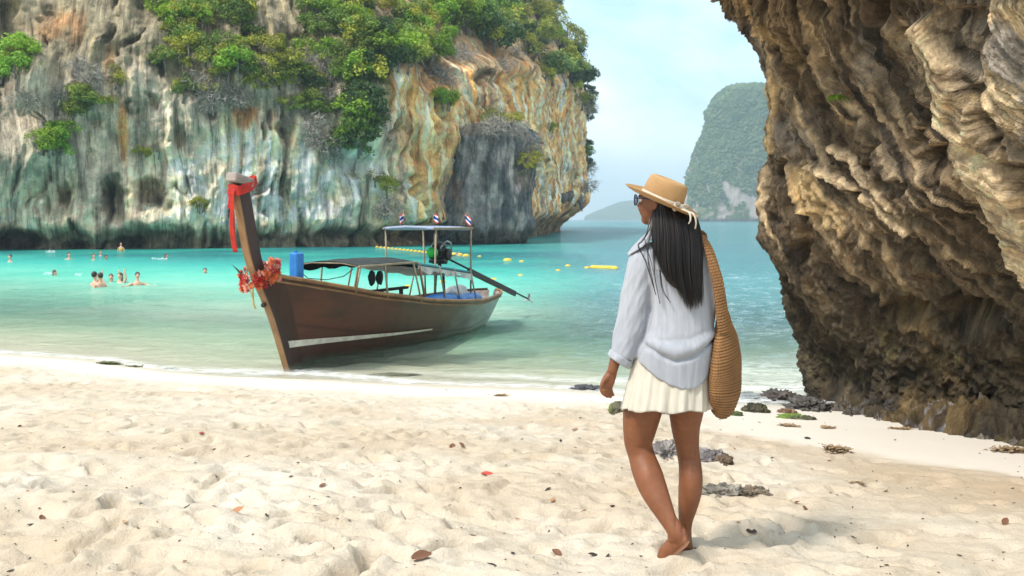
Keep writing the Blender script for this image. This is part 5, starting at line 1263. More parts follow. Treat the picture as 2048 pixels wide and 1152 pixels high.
for k in range(60):
    px = rnd.uniform(10, 2040); py = 1152 - 370 * rnd.random() ** 1.3
    if px > 1480 and py < 960 and rnd.random() < .7: continue
    kd_ = rnd.choice(['brown', 'dark', 'dark', 'tan']); zx = 'at the left edge' if px < 200 else 'left of the big footprints' if px < 400 else 'below the boat bow' if px < 620 else 'below the boat stern' if px < 860 else 'right of the boat' if px < 1060 else 'left of the person' if px < 1260 else 'around the feet' if px < 1480 else 'right of the flat rock' if px < 1750 else 'at the right edge'
    zy = 'high up' if py < 860 else 'on the upper beach' if py < 930 else 'midway' if py < 1010 else 'low down' if py < 1080 else 'by the bottom edge'
    leaf(px, py, kd_, rnd.uniform(.018, .038) * (1 + (1152 - py) / 500), f"tiny {dict(brown='brown', dark='blackish', tan='rusty')[kd_]} leaf fragment {zx}, {zy}", 'leaf fragments scattered over the sand')
V = []; F = []
for k in range(450):
    px = rnd.uniform(-50, 2100); py = 1170 - 430 * rnd.random() ** 1.2; p = ground_px(px, py); g = ground(p[0], p[1]); s = rnd.uniform(.0015, .0055) * (1 + (1152 - py) / 400); an = rnd.uniform(0, 6.28); e = rnd.uniform(1, 3); b0 = len(V)
    u_ = np.array([math.cos(an), math.sin(an), .2]) * s * e; v_ = np.array([-math.sin(an), math.cos(an), .1]) * s * .7; c_ = np.array([p[0], p[1], g + s * .6])
    V += [c_ - u_, c_ - v_, c_ + u_, c_ + v_, c_ + np.array([0, 0, s * .8])]; F += [(b0, b0 + 1, b0 + 4), (b0 + 1, b0 + 2, b0 + 4), (b0 + 2, b0 + 3, b0 + 4), (b0 + 3, b0, b0 + 4)]
tag(mk('litter', V, F, M_lf['dark'], None, False), kind='stuff')
# fern on the overhang
e_ = np.hypot(ovx - 1660, ovy - 196); near = np.where(e_ < 8)[0]; pf = ovf[near[np.argmin(ovf[near, 1])]]
t = empty('fern', tuple(pf)); tag(t, 'small green fern growing from a crack high on the overhanging rock', 'fern')
for k in range(9):
    a = rnd.uniform(2.2, 6.8); V = []; F = []; L_ = rnd.uniform(.10, .18)
    for i in range(10):
        tt_ = i / 9; c_ = np.array([math.cos(a) * L_ * tt_, -abs(math.sin(a)) * L_ * tt_ * .8 - .02, .10 * tt_ - .16 * tt_ ** 2]); w = .022 * math.sin(math.pi * (tt_ * .9 + .08)) * (1 if i % 2 else .45)
        q_ = np.array([-math.sin(a), math.cos(a), .5]) * w; V += [c_ - q_, c_ + q_]
        if i: F.append((2 * i - 2, 2 * i - 1, 2 * i + 1, 2 * i))
    mk('frond', V, F, M_leaf['bright'], t, False)
# ------------------------------------------------------------------ the person in the foreground
D0 = 4.5
def w_(px, py, dd=0.0): return W(px, py, D0 + dd)
PXM = D0 / FPX
woman = empty('person', tuple(w_(1360, 1105, .03)))
tag(woman, 'long-haired person in straw hat, pale blue shirt and cream skirt walking barefoot on the sand', 'person')
def keep_world(o):  # vertices are laid out in world space; make them local to the person
    o.data.transform(Matrix.Translation(-woman.location)); return o
mb = MB()
def leg(rows, n=26, m=40, ref=(0, 1, 0), pw=2.0):
    rows = np.array(rows, float); C = np.array([w_(a, b_, d) for a, b_, _, d, _ in rows])
    V, F = loft(C, rows[:, 2] * PXM, rows[:, 4], ref=ref, n=n, m=m, pw=pw); mb.add(V, F)
leg([(1310, 735, 36, .02, .10), (1291, 785, 38, .03, .096), (1286, 815, 39.5, .035, .09), (1281, 845, 36, .045, .080), (1278, 868, 32, .055, .070), (1277, 887, 28.5, .062, .062), (1282, 908, 26.5, .060, .060), (1289, 930, 28.5, .04, .062),
     (1297, 952, 29.5, .015, .063), (1306, 976, 28, -.012, .058), (1317, 1000, 24.5, -.042, .050), (1329, 1024, 20, -.07, .041), (1340, 1044, 17, -.092, .035), (1349, 1058, 17.5, -.105, .035), (1357, 1070, 18, -.112, .035), (1363, 1080, 15, -.114, .032)])
mb.ell(w_(1350, 1074, -.104), (.034, .030, .030), None, 14)
leg([(1376, 735, 46, .02, .10), (1373, 795, 39, .03, .09), (1372, 825, 34.5, .04, .082), (1371, 852, 29.5, .055, .070), (1373, 880, 25.5, .068, .060), (1376, 905, 23, .075, .055), (1380, 930, 23, .07, .057), (1381.5, 955, 24, .06, .061),
     (1380, 983, 23.5, .058, .058), (1376, 1010, 20, .07, .049), (1372, 1035, 15.5, .085, .039), (1371, 1055, 12.5, .095, .034), (1372, 1078, 12, .10, .034), (1373, 1094, 13, .10, .036)])
# left foot: heel lifted, toes on the sand
def footline(pts, rx, ry, ref):
    V, F = loft([w_(*p) for p in pts], rx, ry, ref=ref, n=22, m=26, pw=2.2); mb.add(V, F)
footline([(1377, 1077, -.128), (1368, 1080, -.120), (1355, 1086, -.098), (1342, 1097, -.070), (1331, 1109, -.045), (1324, 1118, -.030)], [.016, .029, .037, .038, .034, .022], [.020, .030, .031, .037, .042, .038], (0.25, 1, -.35))
for k, (r, e) in enumerate(((.013, 0), (.010, .002), (.0095, .0), (.009, -.003), (.0085, -.008))):
    a = -.060 + .021 * k; V, F = loft([w_(1330, 1113, a), w_(1320 + e * 300, 1122 - 1.0 * k, a + .012), w_(1312 + 1.9 * k, 1128 - 1.4 * k, a + .022)], [r, r * 1.05, r * .75], [r, r * 1.05, r * .75], ref=(0, 1, 0.01), n=12, m=10); mb.add(V, F)
# right foot: flat on the sand, pointing away
footline([(1374, 1101, .075), (1373, 1098, .10), (1369, 1091, .16), (1364, 1089, .22), (1360, 1087, .28), (1358, 1086, .31)], [.022, .030, .030, .036, .040, .036], [.022, .030, .030, .022, .015, .011], (0, 0, 1))
for k in range(5):
    a = 1345 + 8 * k; mb.ell(w_(a, 1085, .325 - .01 * abs(k - 3)), (.010, .018, .010), None, 10)
# torso, neck, arms
leg([(1340, 765, 50, .02, .10), (1340, 735, 54, .02, .105), (1341, 700, 54, .02, .105), (1344, 660, 46, .03, .095), (1347, 620, 42, .03, .09), (1349, 575, 48, .03, .10), (1350, 530, 53, .03, .10), (1350, 505, 50, .03, .085), (1346, 490, 32, .03, .06), (1338, 475, 22, .025, .055), (1332, 455, 21, .02, .055), (1328, 430, 22, .01, .055)])
leg([(1310, 508, 22, .03, .05), (1288, 515, 23, .02, .052), (1274, 560, 19, .02, .045), (1262, 610, 17, .03, .040), (1252, 650, 17, .015, .040), (1239, 695, 14, -.01, .033), (1228, 730, 10.5, -.02, .025), (1224, 745, 10, -.022, .021)])
leg([(1390, 508, 22, .03, .05), (1408, 515, 22, .03, .052), (1416, 560, 18, .05, .045), (1416, 620, 16, .09, .040), (1410, 660, 15, .15, .036), (1405, 690, 11, .22, .026), (1402, 700, 10, .25, .020)])
# left hand hanging, fingers slightly curled
def chain(pts, rr, n=12, m=14, ref=(0, 1, .01), fl=1.0):
    rr = np.array(rr); V, F = loft([w_(*p) for p in pts], rr, rr * fl, ref=ref, n=n, m=m); mb.add(V, F)
leg([(1225, 742, 10, -.022, .018), (1221, 752, 12, -.02, .016), (1216, 763, 13.5, -.018, .016), (1213, 772, 13, -.015, .014), (1213, 777, 11, -.013, .011)], n=18, m=16)
chain([(1207, 763, -.020), (1203, 774, -.026), (1204, 784, -.024), (1209, 791, -.016)], [.0095, .009, .008, .006])
chain([(1211, 768, -.022), (1208, 779, -.028), (1210, 789, -.026), (1216, 795, -.018)], [.0095, .009, .008, .006])
chain([(1216, 770, -.018), (1215, 781, -.022), (1218, 790, -.018), (1223, 796, -.012)], [.0095, .009, .008, .006])
chain([(1221, 769, -.010), (1222, 779, -.010), (1225, 787, -.006), (1228, 792, -.002)], [.0085, .008, .007, .0055])
chain([(1216, 754, -.030), (1208, 760, -.042), (1204, 768, -.050), (1205, 777, -.050)], [.012, .0105, .009, .007])
# right hand on the hidden side, holding the bag strap
leg([(1402, 698, 10, .25, .018), (1399, 708, 13, .26, .015), (1397, 718, 12, .27, .013)], n=16, m=10)
for k in range(4): chain([(1390 + 6 * k, 716, .27), (1389 + 6 * k, 724, .26), (1390 + 6 * k, 726, .245)], [.009, .008, .006])
chain([(1406, 704, .25), (1410, 712, .24), (1408, 719, .235)], [.011, .009, .007])
# head turned away to the left
HC = w_(1319, 402, 0.0); az = R(33); fdir = Vector((-math.cos(az), math.sin(az), .02)).normalized(); ldir = Vector((0, 0, 1)).cross(fdir).normalized(); udir = fdir.cross(ldir)
HM = Matrix((fdir, ldir, udir)).transposed()
def hp(f, l_, u): return Vector(HC) + fdir * f + ldir * l_ + udir * u
def he(f, l_, u, rf, rl, ru): mb.ell(hp(f, l_, u), (rf, rl, ru), HM, 16)
he(-.008, 0, .006, .092, .074, .086); he(.034, 0, -.040, .058, .058, .062); he(.058, 0, -.083, .028, .032, .026)
he(.086, 0, -.012, .018, .012, .022); he(.101, 0, -.022, .011, .010, .010); he(.082, 0, .020, .016, .040, .014)
he(.084, 0, -.052, .011, .020, .007); he(.082, 0, -.061, .011, .018, .007); he(.060, .030, -.030, .030, .026, .032); he(.060, -.030, -.030, .030, .026, .032)
he(.01, 0, -.075, .050, .048, .034)
for e in (-1, 1): he(-.008, e * .076, -.012, .018, .008, .032)
V, N_, F = remesh(mb, .0045, 2)
def skin_material(name):
    m, nt, n, l, b = newmat(name); tc = n.new('ShaderNodeTexCoord').outputs['Object']
    f = noise_node(n, l, tc, 9, 5, .6); c = ramp(n, l, f, [(.3, (.165, .058, .023)), (.7, (.225, .082, .034))])
    f2 = noise_node(n, l, tc, 38, 4, .7); c = mixc(n, l, .5, c, ramp(n, l, f2, [(.3, (.78, .74, .72)), (.7, (1.15, 1.15, 1.12))]), 'MULTIPLY'); c = mixc(n, l, attr(n, 'sole'), c, (.50, .26, .17))
    l.new(c, b.inputs['Base Color']); b.inputs['Roughness'].default_value = .54; b.inputs['Specular IOR Level'].default_value = .45
    b.inputs['Subsurface Weight'].default_value = .08; b.inputs['Subsurface Radius'].default_value = (.012, .004, .002); b.inputs['Subsurface Scale'].default_value = 1
    bump(n, l, b, noise_node(n, l, tc, 160, 3, .6), .0006); return m
M_skin = skin_material('tanned_skin')
fx_, fy_ = proj(V)
def dent(cx, cy, rx, ry, d, near): 
    return -d * np.exp(-((fx_ - cx) / rx) ** 2 - ((fy_ - cy) / ry) ** 2) * (N_[:, 1] < near)
dk_ = dent(1296, 897, 16, 5, .006, -.1) + dent(1302, 905, 9, 12, .004, -.1) + dent(1378, 921, 14, 4, .005, -.1) + dent(1372, 935, 4, 14, .003, -.1) + dent(1388, 935, 4, 14, .003, -.1)
dk_ += dent(1352, 1040, 3, 22, .004, .2) + dent(1332, 1046, 3, 20, .003, .2) + dent(1366, 1060, 3, 22, .004, .2) + dent(1378, 1060, 3, 22, .004, .2) - dent(1296, 950, 12, 26, .003, .2) - dent(1380, 965, 10, 24, .003, .2)
V = V + N_ * dk_[:, None]
sole = sstep(.1, .6, N_[:, 0] * .6 - N_[:, 2] * .8) * sstep(1066, 1078, fy_) * (fx_ < 1384) * (V[:, 1] < 4.5)
keep_world(mk('body', V, F, M_skin, woman, attrs={'sole': sole}))
# eyes behind the glasses
for e in (-1, 1):
    mb = MB(); mb.ell(hp(.076, e * .031, .004), (.012, .012, .012), HM, 12); keep_world(mb.build('eye', pmat('eye_white', (.8, .78, .75), (.75, .7, .68), 9, .2), woman, True))
# sunglasses
M_frame = pmat('dark_blue_frame', (.02, .03, .10), (.012, .02, .06), 9, .25); m_, nt_, n_, l_, b_ = newmat('violet_lens'); b_.inputs['Base Color'].default_value = (.28, .22, .75, 1); b_.inputs['Roughness'].default_value = .08; b_.inputs['Alpha'].default_value = .72; M_lens = m_
sg = empty('sunglasses'); sg.parent = woman; sg.matrix_parent_inverse = Matrix.Identity(4)
mb = MB()
for e in (-1, 1):
    ring = [hp(.104 - .010 * abs(math.cos(a)) * (1 if math.cos(a) * e > 0 else 0), e * .036 + .028 * math.cos(a), .003 + .024 * math.sin(a)) for a in np.linspace(0, 2 * math.pi, 21)]
    mb.tube(ring, .0026, 6, False)
    mb.tube([hp(.094, e * .064, .012), hp(.05, e * .076, .010), hp(.0, e * .080, .006), hp(-.02, e * .080, -.008)], .0028, 6)
mb.tube([hp(.106, -.009, .008), hp(.108, 0, .012), hp(.106, .009, .008)], .0026, 6); keep_world(mb.build('frame', M_frame, sg, True))
for e in (-1, 1):
    pts = [hp(.104 - .010 * abs(math.cos(a)) * (1 if math.cos(a) * e > 0 else 0), e * .036 + .026 * math.cos(a), .003 + .022 * math.sin(a)) for a in np.linspace(0, 2 * math.pi, 20, endpoint=False)]
    c_ = hp(.106, e * .036, .003); keep_world(mk('lens', [tuple(p) for p in pts] + [tuple(c_)], [(k, (k + 1) % 20, 20) for k in range(20)], M_lens, sg))
# ---- hat
def straw(name, c1, c2, sc=260):
    m, nt, n, l, b = newmat(name); tc = n.new('ShaderNodeTexCoord').outputs['Object']
    f = noise_node(n, l, tc, 14, 4, .6); c = ramp(n, l, f, [(.3, c1), (.7, c2)]); l.new(c, b.inputs['Base Color']); b.inputs['Roughness'].default_value = .7
    wv = n.new('ShaderNodeTexWave'); wv.bands_direction = 'Z'; wv.inputs['Scale'].default_value = sc; wv.inputs['Distortion'].default_value = 1.5; l.new(tc, wv.inputs[0])
    bump(n, l, b, wv.outputs['Fac'], .0012, .7); return m
M_hat = straw('hat_straw', (.46, .27, .115), (.38, .215, .085), 130)
hat = empty('hat'); hat.parent = woman
up = Vector((.35, -.155, .92)).normalized(); fh = Vector((-1, .35, 0)); fh = (fh - up * fh.dot(up)).normalized(); lh = up.cross(fh)
HATM = Matrix.Translation(Vector(w_(1322, 404, -.005)) - woman.location) @ Matrix((fh, lh, up)).transposed().to_4x4(); hat.matrix_local = HATM
n = 72
def hatring(r, z, el=1.07, warp=0): return [((r * el) * math.cos(a), r * math.sin(a), z + warp * (math.sin(a) ** 2) * .018 + warp * .008 * math.cos(a) ) for a in np.linspace(0, 2 * math.pi, n, endpoint=False)]
prof = [(.090, .0), (.0905, .02), (.089, .05), (.0855, .080), (.081, .098), (.073, .107), (.060, .1085), (.040, .104), (.018, .101), (.002, .100)]
V = sum([hatring(r, z) for r, z in prof], []); F = [tuple(f) for f in gridf(len(prof), n, True)] + [tuple(range((len(prof) - 1) * n, len(prof) * n))]
o = mk('crown', V, F, M_hat, hat); md = o.modifiers.new('s', 'SOLIDIFY'); md.thickness = .003; md.offset = -1
prof = [(.089, .002, 0), (.100, -.002, .2), (.120, -.003, .5), (.145, .000, .8), (.163, .006, 1.0), (.1655, .0065, 1.0)]
V = sum([hatring(r, z, 1.08, w) for r, z, w in prof], []); o = mk('brim', V, [tuple(f) for f in gridf(len(prof), n, True)], M_hat, hat); md = o.modifiers.new('s', 'SOLIDIFY'); md.thickness = .0035
M_rib = pmat('cream_ribbon', (.62, .55, .45), (.52, .45, .36), 22, .55, .002)
prof = [(.0915, .003), (.0925, .006), (.0925, .015), (.0932, .017), (.0925, .026), (.0910, .029)]
V = sum([hatring(r, z) for r, z in prof], []); o = mk('ribbon', V, [tuple(f) for f in gridf(len(prof), n, True)], M_rib, hat)
# bow at the back of the hat (towards the camera and right)
_v = HATM.to_3x3().inverted() @ Vector((.66, -.75, -.15)); ca = math.atan2(_v.y, _v.x); bc = Vector((.0965 * math.cos(ca) * 1.07, .0965 * math.sin(ca), .014))
tdir_ = Vector((-math.sin(ca), math.cos(ca), 0)); odir = Vector((math.cos(ca), math.sin(ca), 0))
def strap(name, pts, wd, mat, par, wvec, seg=24, th=.0015, taper=0.0, tw=0.0):
    Q = catmull(np.array([tuple(p) for p in pts]), seg); V = []
    for i, p in enumerate(Q):
        k = i / (seg - 1); w2 = wd * (1 - taper * k) / 2; wv2 = Vector(wvec) if not tw else Matrix.Rotation(tw * k, 3, 'Z') @ Vector(wvec)
        for s in (-1, -.35, .35, 1): V.append(tuple(Vector(p) + wv2.normalized() * s * w2))
    o = mk(name, V, [tuple(f) for f in gridf(seg, 4)], mat, par); md = o.modifiers.new('s', 'SOLIDIFY'); md.thickness = th; return o
Zv = Vector((0, 0, 1))
for sg_ in (-1, 1):
    strap('bow_loop', [bc, bc + tdir_ * sg_ * .028 + odir * .014 + Zv * .012, bc + tdir_ * sg_ * .052 + odir * .012 + Zv * .004, bc + tdir_ * sg_ * .036 + odir * .018 - Zv * .010, bc + odir * .006], .026, M_rib, hat, Zv + odir * .35)
    dn = Vector((0.0, 0, -1)); dn_l = (HATM.to_3x3().inverted() @ dn)
    b2 = bc + tdir_ * sg_ * .012 + odir * .06
    strap('ribbon_tail', [bc + odir * .006, bc + odir * .040 + tdir_ * sg_ * .010 - Zv * .002, bc + odir * .078 + tdir_ * sg_ * .014 - Zv * .002, bc + odir * .088 + tdir_ * sg_ * .020 + dn_l * .03, bc + odir * .080 + tdir_ * sg_ * .024 + dn_l * (.065 if sg_ > 0 else .05)], .016, M_rib, hat, tdir_ + Zv * .3, taper=.5)
mb = MB(); mb.ell(bc + odir * .008, (.010, .009, .012), None, 10); mb.build('bow_knot', M_rib, hat, True)
# ---- hair: a dense fall of strands
def hair_material():
    m, nt, n, l, b = newmat('black_hair'); tc = n.new('ShaderNodeTexCoord').outputs['Object']
    f = noise_node(n, l, tc, 30, 3, .6, (1, 1, .06)); c = ramp(n, l, f, [(.3, (.006, .005, .005)), (.7, (.022, .015, .013))]); l.new(c, b.inputs['Base Color'])
    b.inputs['Roughness'].default_value = .36; b.inputs['Specular IOR Level'].default_value = .5; return m
M_hair = hair_material()
hb = MB(); hs = np.random.RandomState(3)
def guide(a, lay, end, jit):
    """a: 0 left .. 1 right; lay: 0 outer .. 1 inner"""
    x420 = 1303 + 84 * a; x480 = 1303 + 101 * a; x540 = 1308 + 98 * a - 2; x600 = 1330 + 76 * a
    arch = math.sqrt(max(0, 1 - (2 * a - 1) ** 2))
    dep = lambda d0, w: -(d0 + w * arch) + lay * .035
    pts = [(1322 + 50 * (a - .4), 385, dep(.02, .05)), (x420, 420, dep(.015, .085)), (x480, 480, dep(.055, .08)), (x540, 540, dep(.095, .055)), (x600, 600, dep(.115, .035)), (x600 + (x600 - x540) * .25, 640, dep(.125, .025))]
    P = np.array([w_(px + jit[0] * (i / 5) * 2.4, py, d + jit[1] * .004 * i) for i, (px, py, d) in enumerate(pts)])
    T = np.array([385, 420, 480, 540, 600, 640.]); kk = np.interp(end, T, np.arange(6)) / 5
    Q = catmull(P, 61); return Q[: max(8, int(round(kk * 60)))]
nst = 1900
clump_end = hs.uniform(-1, 1, 40)
for k in range(nst):
    a = hs.rand(); cl = int(a * 22); acl = (cl + .5) / 22
    endc = np.interp(a, [0, .12, .25, .38, .5, .65, .85, 1], [505, 540, 560, 590, 612, 618, 616, 606]) + 12 * clump_end[cl]
    end = endc - 70 * hs.rand() ** 2.2 + 5 * hs.randn()
    if a < .30 and hs.rand() < .25: end -= 60
    jit = hs.randn(2) * .8
    Q = guide(a, hs.rand(), end, jit)
    m_ = len(Q); tt_ = np.linspace(0, 1, m_); Qa = guide(acl, .5, end, (0, 0)); Qa = Qa[:m_] if len(Qa) >= m_ else Q
    Q = Q + (Qa - Q) * (np.clip(tt_ - .45, 0, 1) ** 1.3)[:, None] * .5
    idx = np.linspace(0, m_ - 1, 15).astype(int); Q = Q[idx]
    r = .0021 * (1 - np.linspace(0, 1, 15) ** 4 * .93) * hs.uniform(.7, 1.15); hb.tube(Q, r, 3, False)
for pts in ([(1306, 420, -.02), (1300, 455, -.05), (1283, 482, -.07), (1277, 492, -.08), (1290, 520, -.10), (1303, 560, -.12), (1312, 590, -.13)], [(1310, 430, -.03), (1301, 460, -.06), (1296, 500, -.10), (1300, 540, -.12), (1312, 590, -.135)],
            [(1320, 540, -.12), (1326, 580, -.135), (1342, 605, -.14)], [(1304, 410, -.01), (1299, 440, -.03), (1294, 465, -.06), (1290, 480, -.08), (1301, 520, -.11), (1308, 550, -.12)], [(1308, 500, -.11), (1309, 550, -.125), (1320, 608, -.135)]):
    for q in range(4):
        P = np.array([w_(a + hs.randn() * .8, b2_, d + hs.randn() * .002) for a, b2_, d in pts]); hb.tube(catmull(P, 22), list(np.linspace(.0020, .0006, 22)), 3, False)
# hair mass under the strands
cm_ = MB(); 
V, F = loft([w_(1335, 395, .01), w_(1345, 430, -.01), w_(1352, 480, -.04), w_(1357, 530, -.06), w_(1366, 570, -.075), w_(1370, 592, -.085)], [.070, .088, .105, .100, .072, .03], [.060, .080, .075, .060, .040, .015], n=30, m=24); cm_.add(V, F)
Vc = np.array(cm_.V); nb = len(hb.V); hb.V += cm_.V; hb.F += [tuple(i + nb for i in f) for f in cm_.F]
_A = np.array(hb.V); _Mi = np.array((Matrix.Translation(woman.location) @ HATM).inverted()); _L = _A @ _Mi[:3, :3].T + _Mi[:3, 3]
_r = np.hypot(_L[:, 0] / 1.07, _L[:, 1]); _over = (_L[:, 2] > -.008) & (_r > .080); _L[_over, 2] = -.008 - .002 * hs.rand(_over.sum()); _in = (_r <= .080) & (_L[:, 2] > .07); _L[_in, 2] = .07
_M = np.array(Matrix.Translation(woman.location) @ HATM); hb.V = [tuple(v) for v in (_L @ _M[:3, :3].T + _M[:3, 3])]
keep_world(hb.build('hair', M_hair, woman, True))
# ---- shirt: body, sleeves, cuff and collar
mb = MB()
hem_x = [1250, 1268, 1285, 1300, 1320, 1345, 1370, 1388, 1402, 1414, 1424, 1440]; hem_y = [712, 717, 729, 744, 760, 774, 781, 782, 774, 757, 722, 700]
rows = [(476, 1322, 1400, .06), (484, 1304, 1410, .075), (494, 1286, 1418, .09), (510, 1277, 1423, .105), (540, 1280, 1425, .118), (580, 1290, 1426, .125), (620, 1294, 1427, .130), (655, 1288, 1428, .138), (680, 1280, 1429, .150), (698, 1272, 1430, .158), (715, 1268, 1430, .158), (745, 1268, 1429, .156), (790, 1270, 1428, .154)]
Q = catmull(np.array(rows, float), 60); V = []; nn = 90
for (py, xl, xr, hd) in Q:
    for j in range(nn):
        a = 2 * math.pi * j / nn; c_, s_ = math.cos(a), math.sin(a); c_ = math.copysign(abs(c_) ** .85, c_); s_ = math.copysign(abs(s_) ** .85, s_)
        px = (xl + xr) / 2 + (xr - xl) / 2 * c_; dd = .02 + hd * s_
        hy = np.interp(px, hem_x, hem_y)
        if s_ > .0: hy = hy * (1 - s_) + (735) * s_
        V.append(w_(px, min(py, hy), dd))
F = [tuple(f) for f in gridf(60, nn, True)] + [tuple(range(nn - 1, -1, -1)), tuple(range(59 * nn, 60 * nn))]
mb.add(V, F)
def sl_(rows, n=30, m=40, ref=(0, 1, 0)):
    rows = np.array(rows, float); V, F = loft([w_(a, b2_, d) for a, b2_, _, d, _ in rows], rows[:, 2] * PXM, rows[:, 4], ref=ref, n=n, m=m); mb.add(V, F)
sl_([(1318, 500, 14, .02, .05), (1296, 508, 24, .02, .070), (1284, 530, 29, .01, .075), (1277, 570, 31, .01, .078), (1270, 610, 32, .01, .078), (1263, 645, 32, .005, .076), (1256, 675, 30, .0, .070), (1249, 698, 27, -.008, .062), (1243, 714, 25, -.012, .056)])
sl_([(1385, 498, 14, .03, .05), (1402, 505, 22, .03, .065), (1406, 530, 22, .04, .072), (1408, 570, 21, .06, .075), (1408, 620, 20, .08, .075), (1405, 665, 18, .10, .065), (1402, 685, 16, .14, .055)])
V, N_, F = remesh(mb, .0048, 4)
a_, b2 = proj(V); dz = V[:, 1] - D0
isl_ = sstep(4, -4, a_ - np.interp(b2, [480, 520, 560, 640, 700, 730], [1290, 1294, 1301, 1298, 1283, 1266]))
back = sstep(.06, -.04, dz)
dsp = .0022 * fbm(V[:, 0] * 16, V[:, 1] * 12, V[:, 2] * 3.2, 3) + .0006 * fbm(V[:, 0] * 70, V[:, 1] * 50, V[:, 2] * 9, 2)
# sleeve: long twisting folds; body: fall lines below the yoke and the blouse fold
dsp += isl_ * -.0 + isl_ * .0045 * fbm((a_ + .30 * (b2 - 600)) / 15, b2 / 90, dz * 9, 3)
dsp += isl_ * .0045 * (ridged((a_ - 1262 + .55 * (b2 - 600)) / 26, b2 / 120, 3.1, 2) - .6)
body = (1 - isl_)
dsp += body * back * .0035 * fbm(a_ / 22, b2 / 170, 5.5, 3) * sstep(520, 600, b2)
cy_f = np.interp(a_, [1270, 1300, 1325, 1350, 1385, 1413, 1430], [676, 694, 710, 720, 712, 694, 676])
dsp += body * back * (.009 * np.exp(-((b2 - (cy_f - 14)) / 11) ** 2) - .016 * np.exp(-((b2 - (cy_f + 3)) / 5) ** 2))
cy2 = np.interp(a_, [1270, 1320, 1380, 1430], [670, 682, 678, 655]); dsp += body * back * (-.003 * np.exp(-((b2 - cy2) / 6) ** 2))
dsp -= .010 * np.exp(-((a_ - np.interp(b2, [540, 600, 650, 700, 735], [1302, 1302, 1296, 1280, 1266])) / 4.5) ** 2) * sstep(545, 590, b2)
dsp -= .0025 * np.exp(-((b2 - 545 - .06 * (a_ - 1350)) / 2.5) ** 2) * body * back
V = V + N_ * dsp[:, None]
def cloth_material(name, c1, c2, trans=.12):
    m, nt, n, l, b = newmat(name); tc = n.new('ShaderNodeTexCoord').outputs['Object']
    f = noise_node(n, l, tc, 5, 4, .6); c = ramp(n, l, f, [(.3, c1), (.7, c2)])
    st_ = noise_node(n, l, tc, 60, 2, .6, (1, 1, .05)); c = mixc(n, l, .35, c, ramp(n, l, st_, [(.35, (.72, .74, .78)), (.65, (1.08, 1.07, 1.05))]), 'MULTIPLY')
    l.new(c, b.inputs['Base Color']); b.inputs['Roughness'].default_value = .85; b.inputs['Specular IOR Level'].default_value = .15
    b.inputs['Sheen Weight'].default_value = .25
    bump(n, l, b, mth(n, l, 'ADD', st_, noise_node(n, l, tc, 420, 2, .6)), .0014, .8); return m
M_shirt = cloth_material('pale_blue_linen', (.32, .335, .375), (.37, .38, .415))
M_skirt = cloth_material('cream_cotton', (.50, .455, .38), (.58, .53, .44))
keep_world(mk('shirt', V, F, M_shirt, woman))
# rolled cuff
ax_ = np.array(w_(1233, 736, -.012)) - np.array(w_(1249, 700, -.008)); ax_ /= np.linalg.norm(ax_); c0 = np.array(w_(1241, 716, -.012))
prf = [(.0, .050, .048), (.004, .062, .056), (.012, .066, .060), (.030, .066, .060), (.036, .062, .057), (.037, .055, .050), (.020, .050, .046)]
C_ = []; RX = []; RY = []
e1 = np.array(w_(1265, 738, -.012)) - np.array(w_(1213, 704, -.012)); e1 /= np.linalg.norm(e1); e2 = np.cross(ax_, e1); e2 /= np.linalg.norm(e2); V = []
axp = np.cross(e1, np.array([0, 1, 0])); axp = axp if axp[2] < 0 else -axp; axp /= np.linalg.norm(axp)
for t_, r1, r2 in catmull(np.array(prf), 26):
    for j in range(60):
        a = 2 * math.pi * j / 60; wr = 1 + .04 * math.sin(3 * a + 1) + .02 * math.sin(7 * a + t_ * 90)
        V.append(c0 + axp * (t_ - .016) + e1 * r1 * .90 * math.cos(a) * wr + np.array([0, 1, 0]) * r2 * math.sin(a) * wr)
keep_world(mk('rolled_cuff', V, [tuple(f) for f in gridf(26, 60, True)], M_shirt, woman))
# collar flap turned out at the left shoulder
cp = [[(1308, 460, .0), (1303, 463, -.04), (1304, 478, -.075)], [(1296, 467, .03), (1289, 473, -.01), (1291, 489, -.062)], [(1283, 478, .05), (1275, 486, .01), (1279, 498, -.05)], [(1270, 491, .06), (1264, 498, .03), (1268, 505, -.025)], [(1258, 505, .06), (1256, 508, .04), (1258, 511, .01)]]
G_ = catmull(np.array([[w_(*p) for p in r] for r in cp]), 20); G_ = np.transpose(catmull(np.transpose(G_, (1, 0, 2)), 12), (1, 0, 2))
o = keep_world(mk_grid('collar', G_, M_shirt, woman)); md = o.modifiers.new('s', 'SOLIDIFY'); md.thickness = .004
# ---- skirt
V = []; nn = 420; rows = [(690, 1276, 1424, .120), (740, 1262, 1427, .135), (780, 1253, 1429, .150), (826, 1243, 1430, .170)]
Q = catmull(np.array(rows, float), 36)
for (py, xl, xr, hd) in Q:
    k = np.clip((py - 700) / 126, 0, 1)
    for j in range(nn):
        a = 2 * math.pi * j / nn; ph = a * 15 + .8 * math.sin(3 * a) + .5 * math.sin(7 * a); sw = ((ph / (2 * math.pi)) % 1); pl = (abs(sw - .5) * 2) ** 1.6
        r = 1 + k * (.085 * pl + .02 * math.sin(29 * a)) - .045 * k
        V.append(w_((xl + xr) / 2 + (xr - xl) / 2 * math.cos(a) * r, py + k * (-6.5 * math.cos(a) ** 2 + 2.5 * math.sin(a * 8 + 1)), .02 + hd * math.sin(a) * r))
o = keep_world(mk('skirt', V, [tuple(f) for f in gridf(36, nn, True)], M_skirt, woman)); md = o.modifiers.new('s', 'SOLIDIFY'); md.thickness = .003
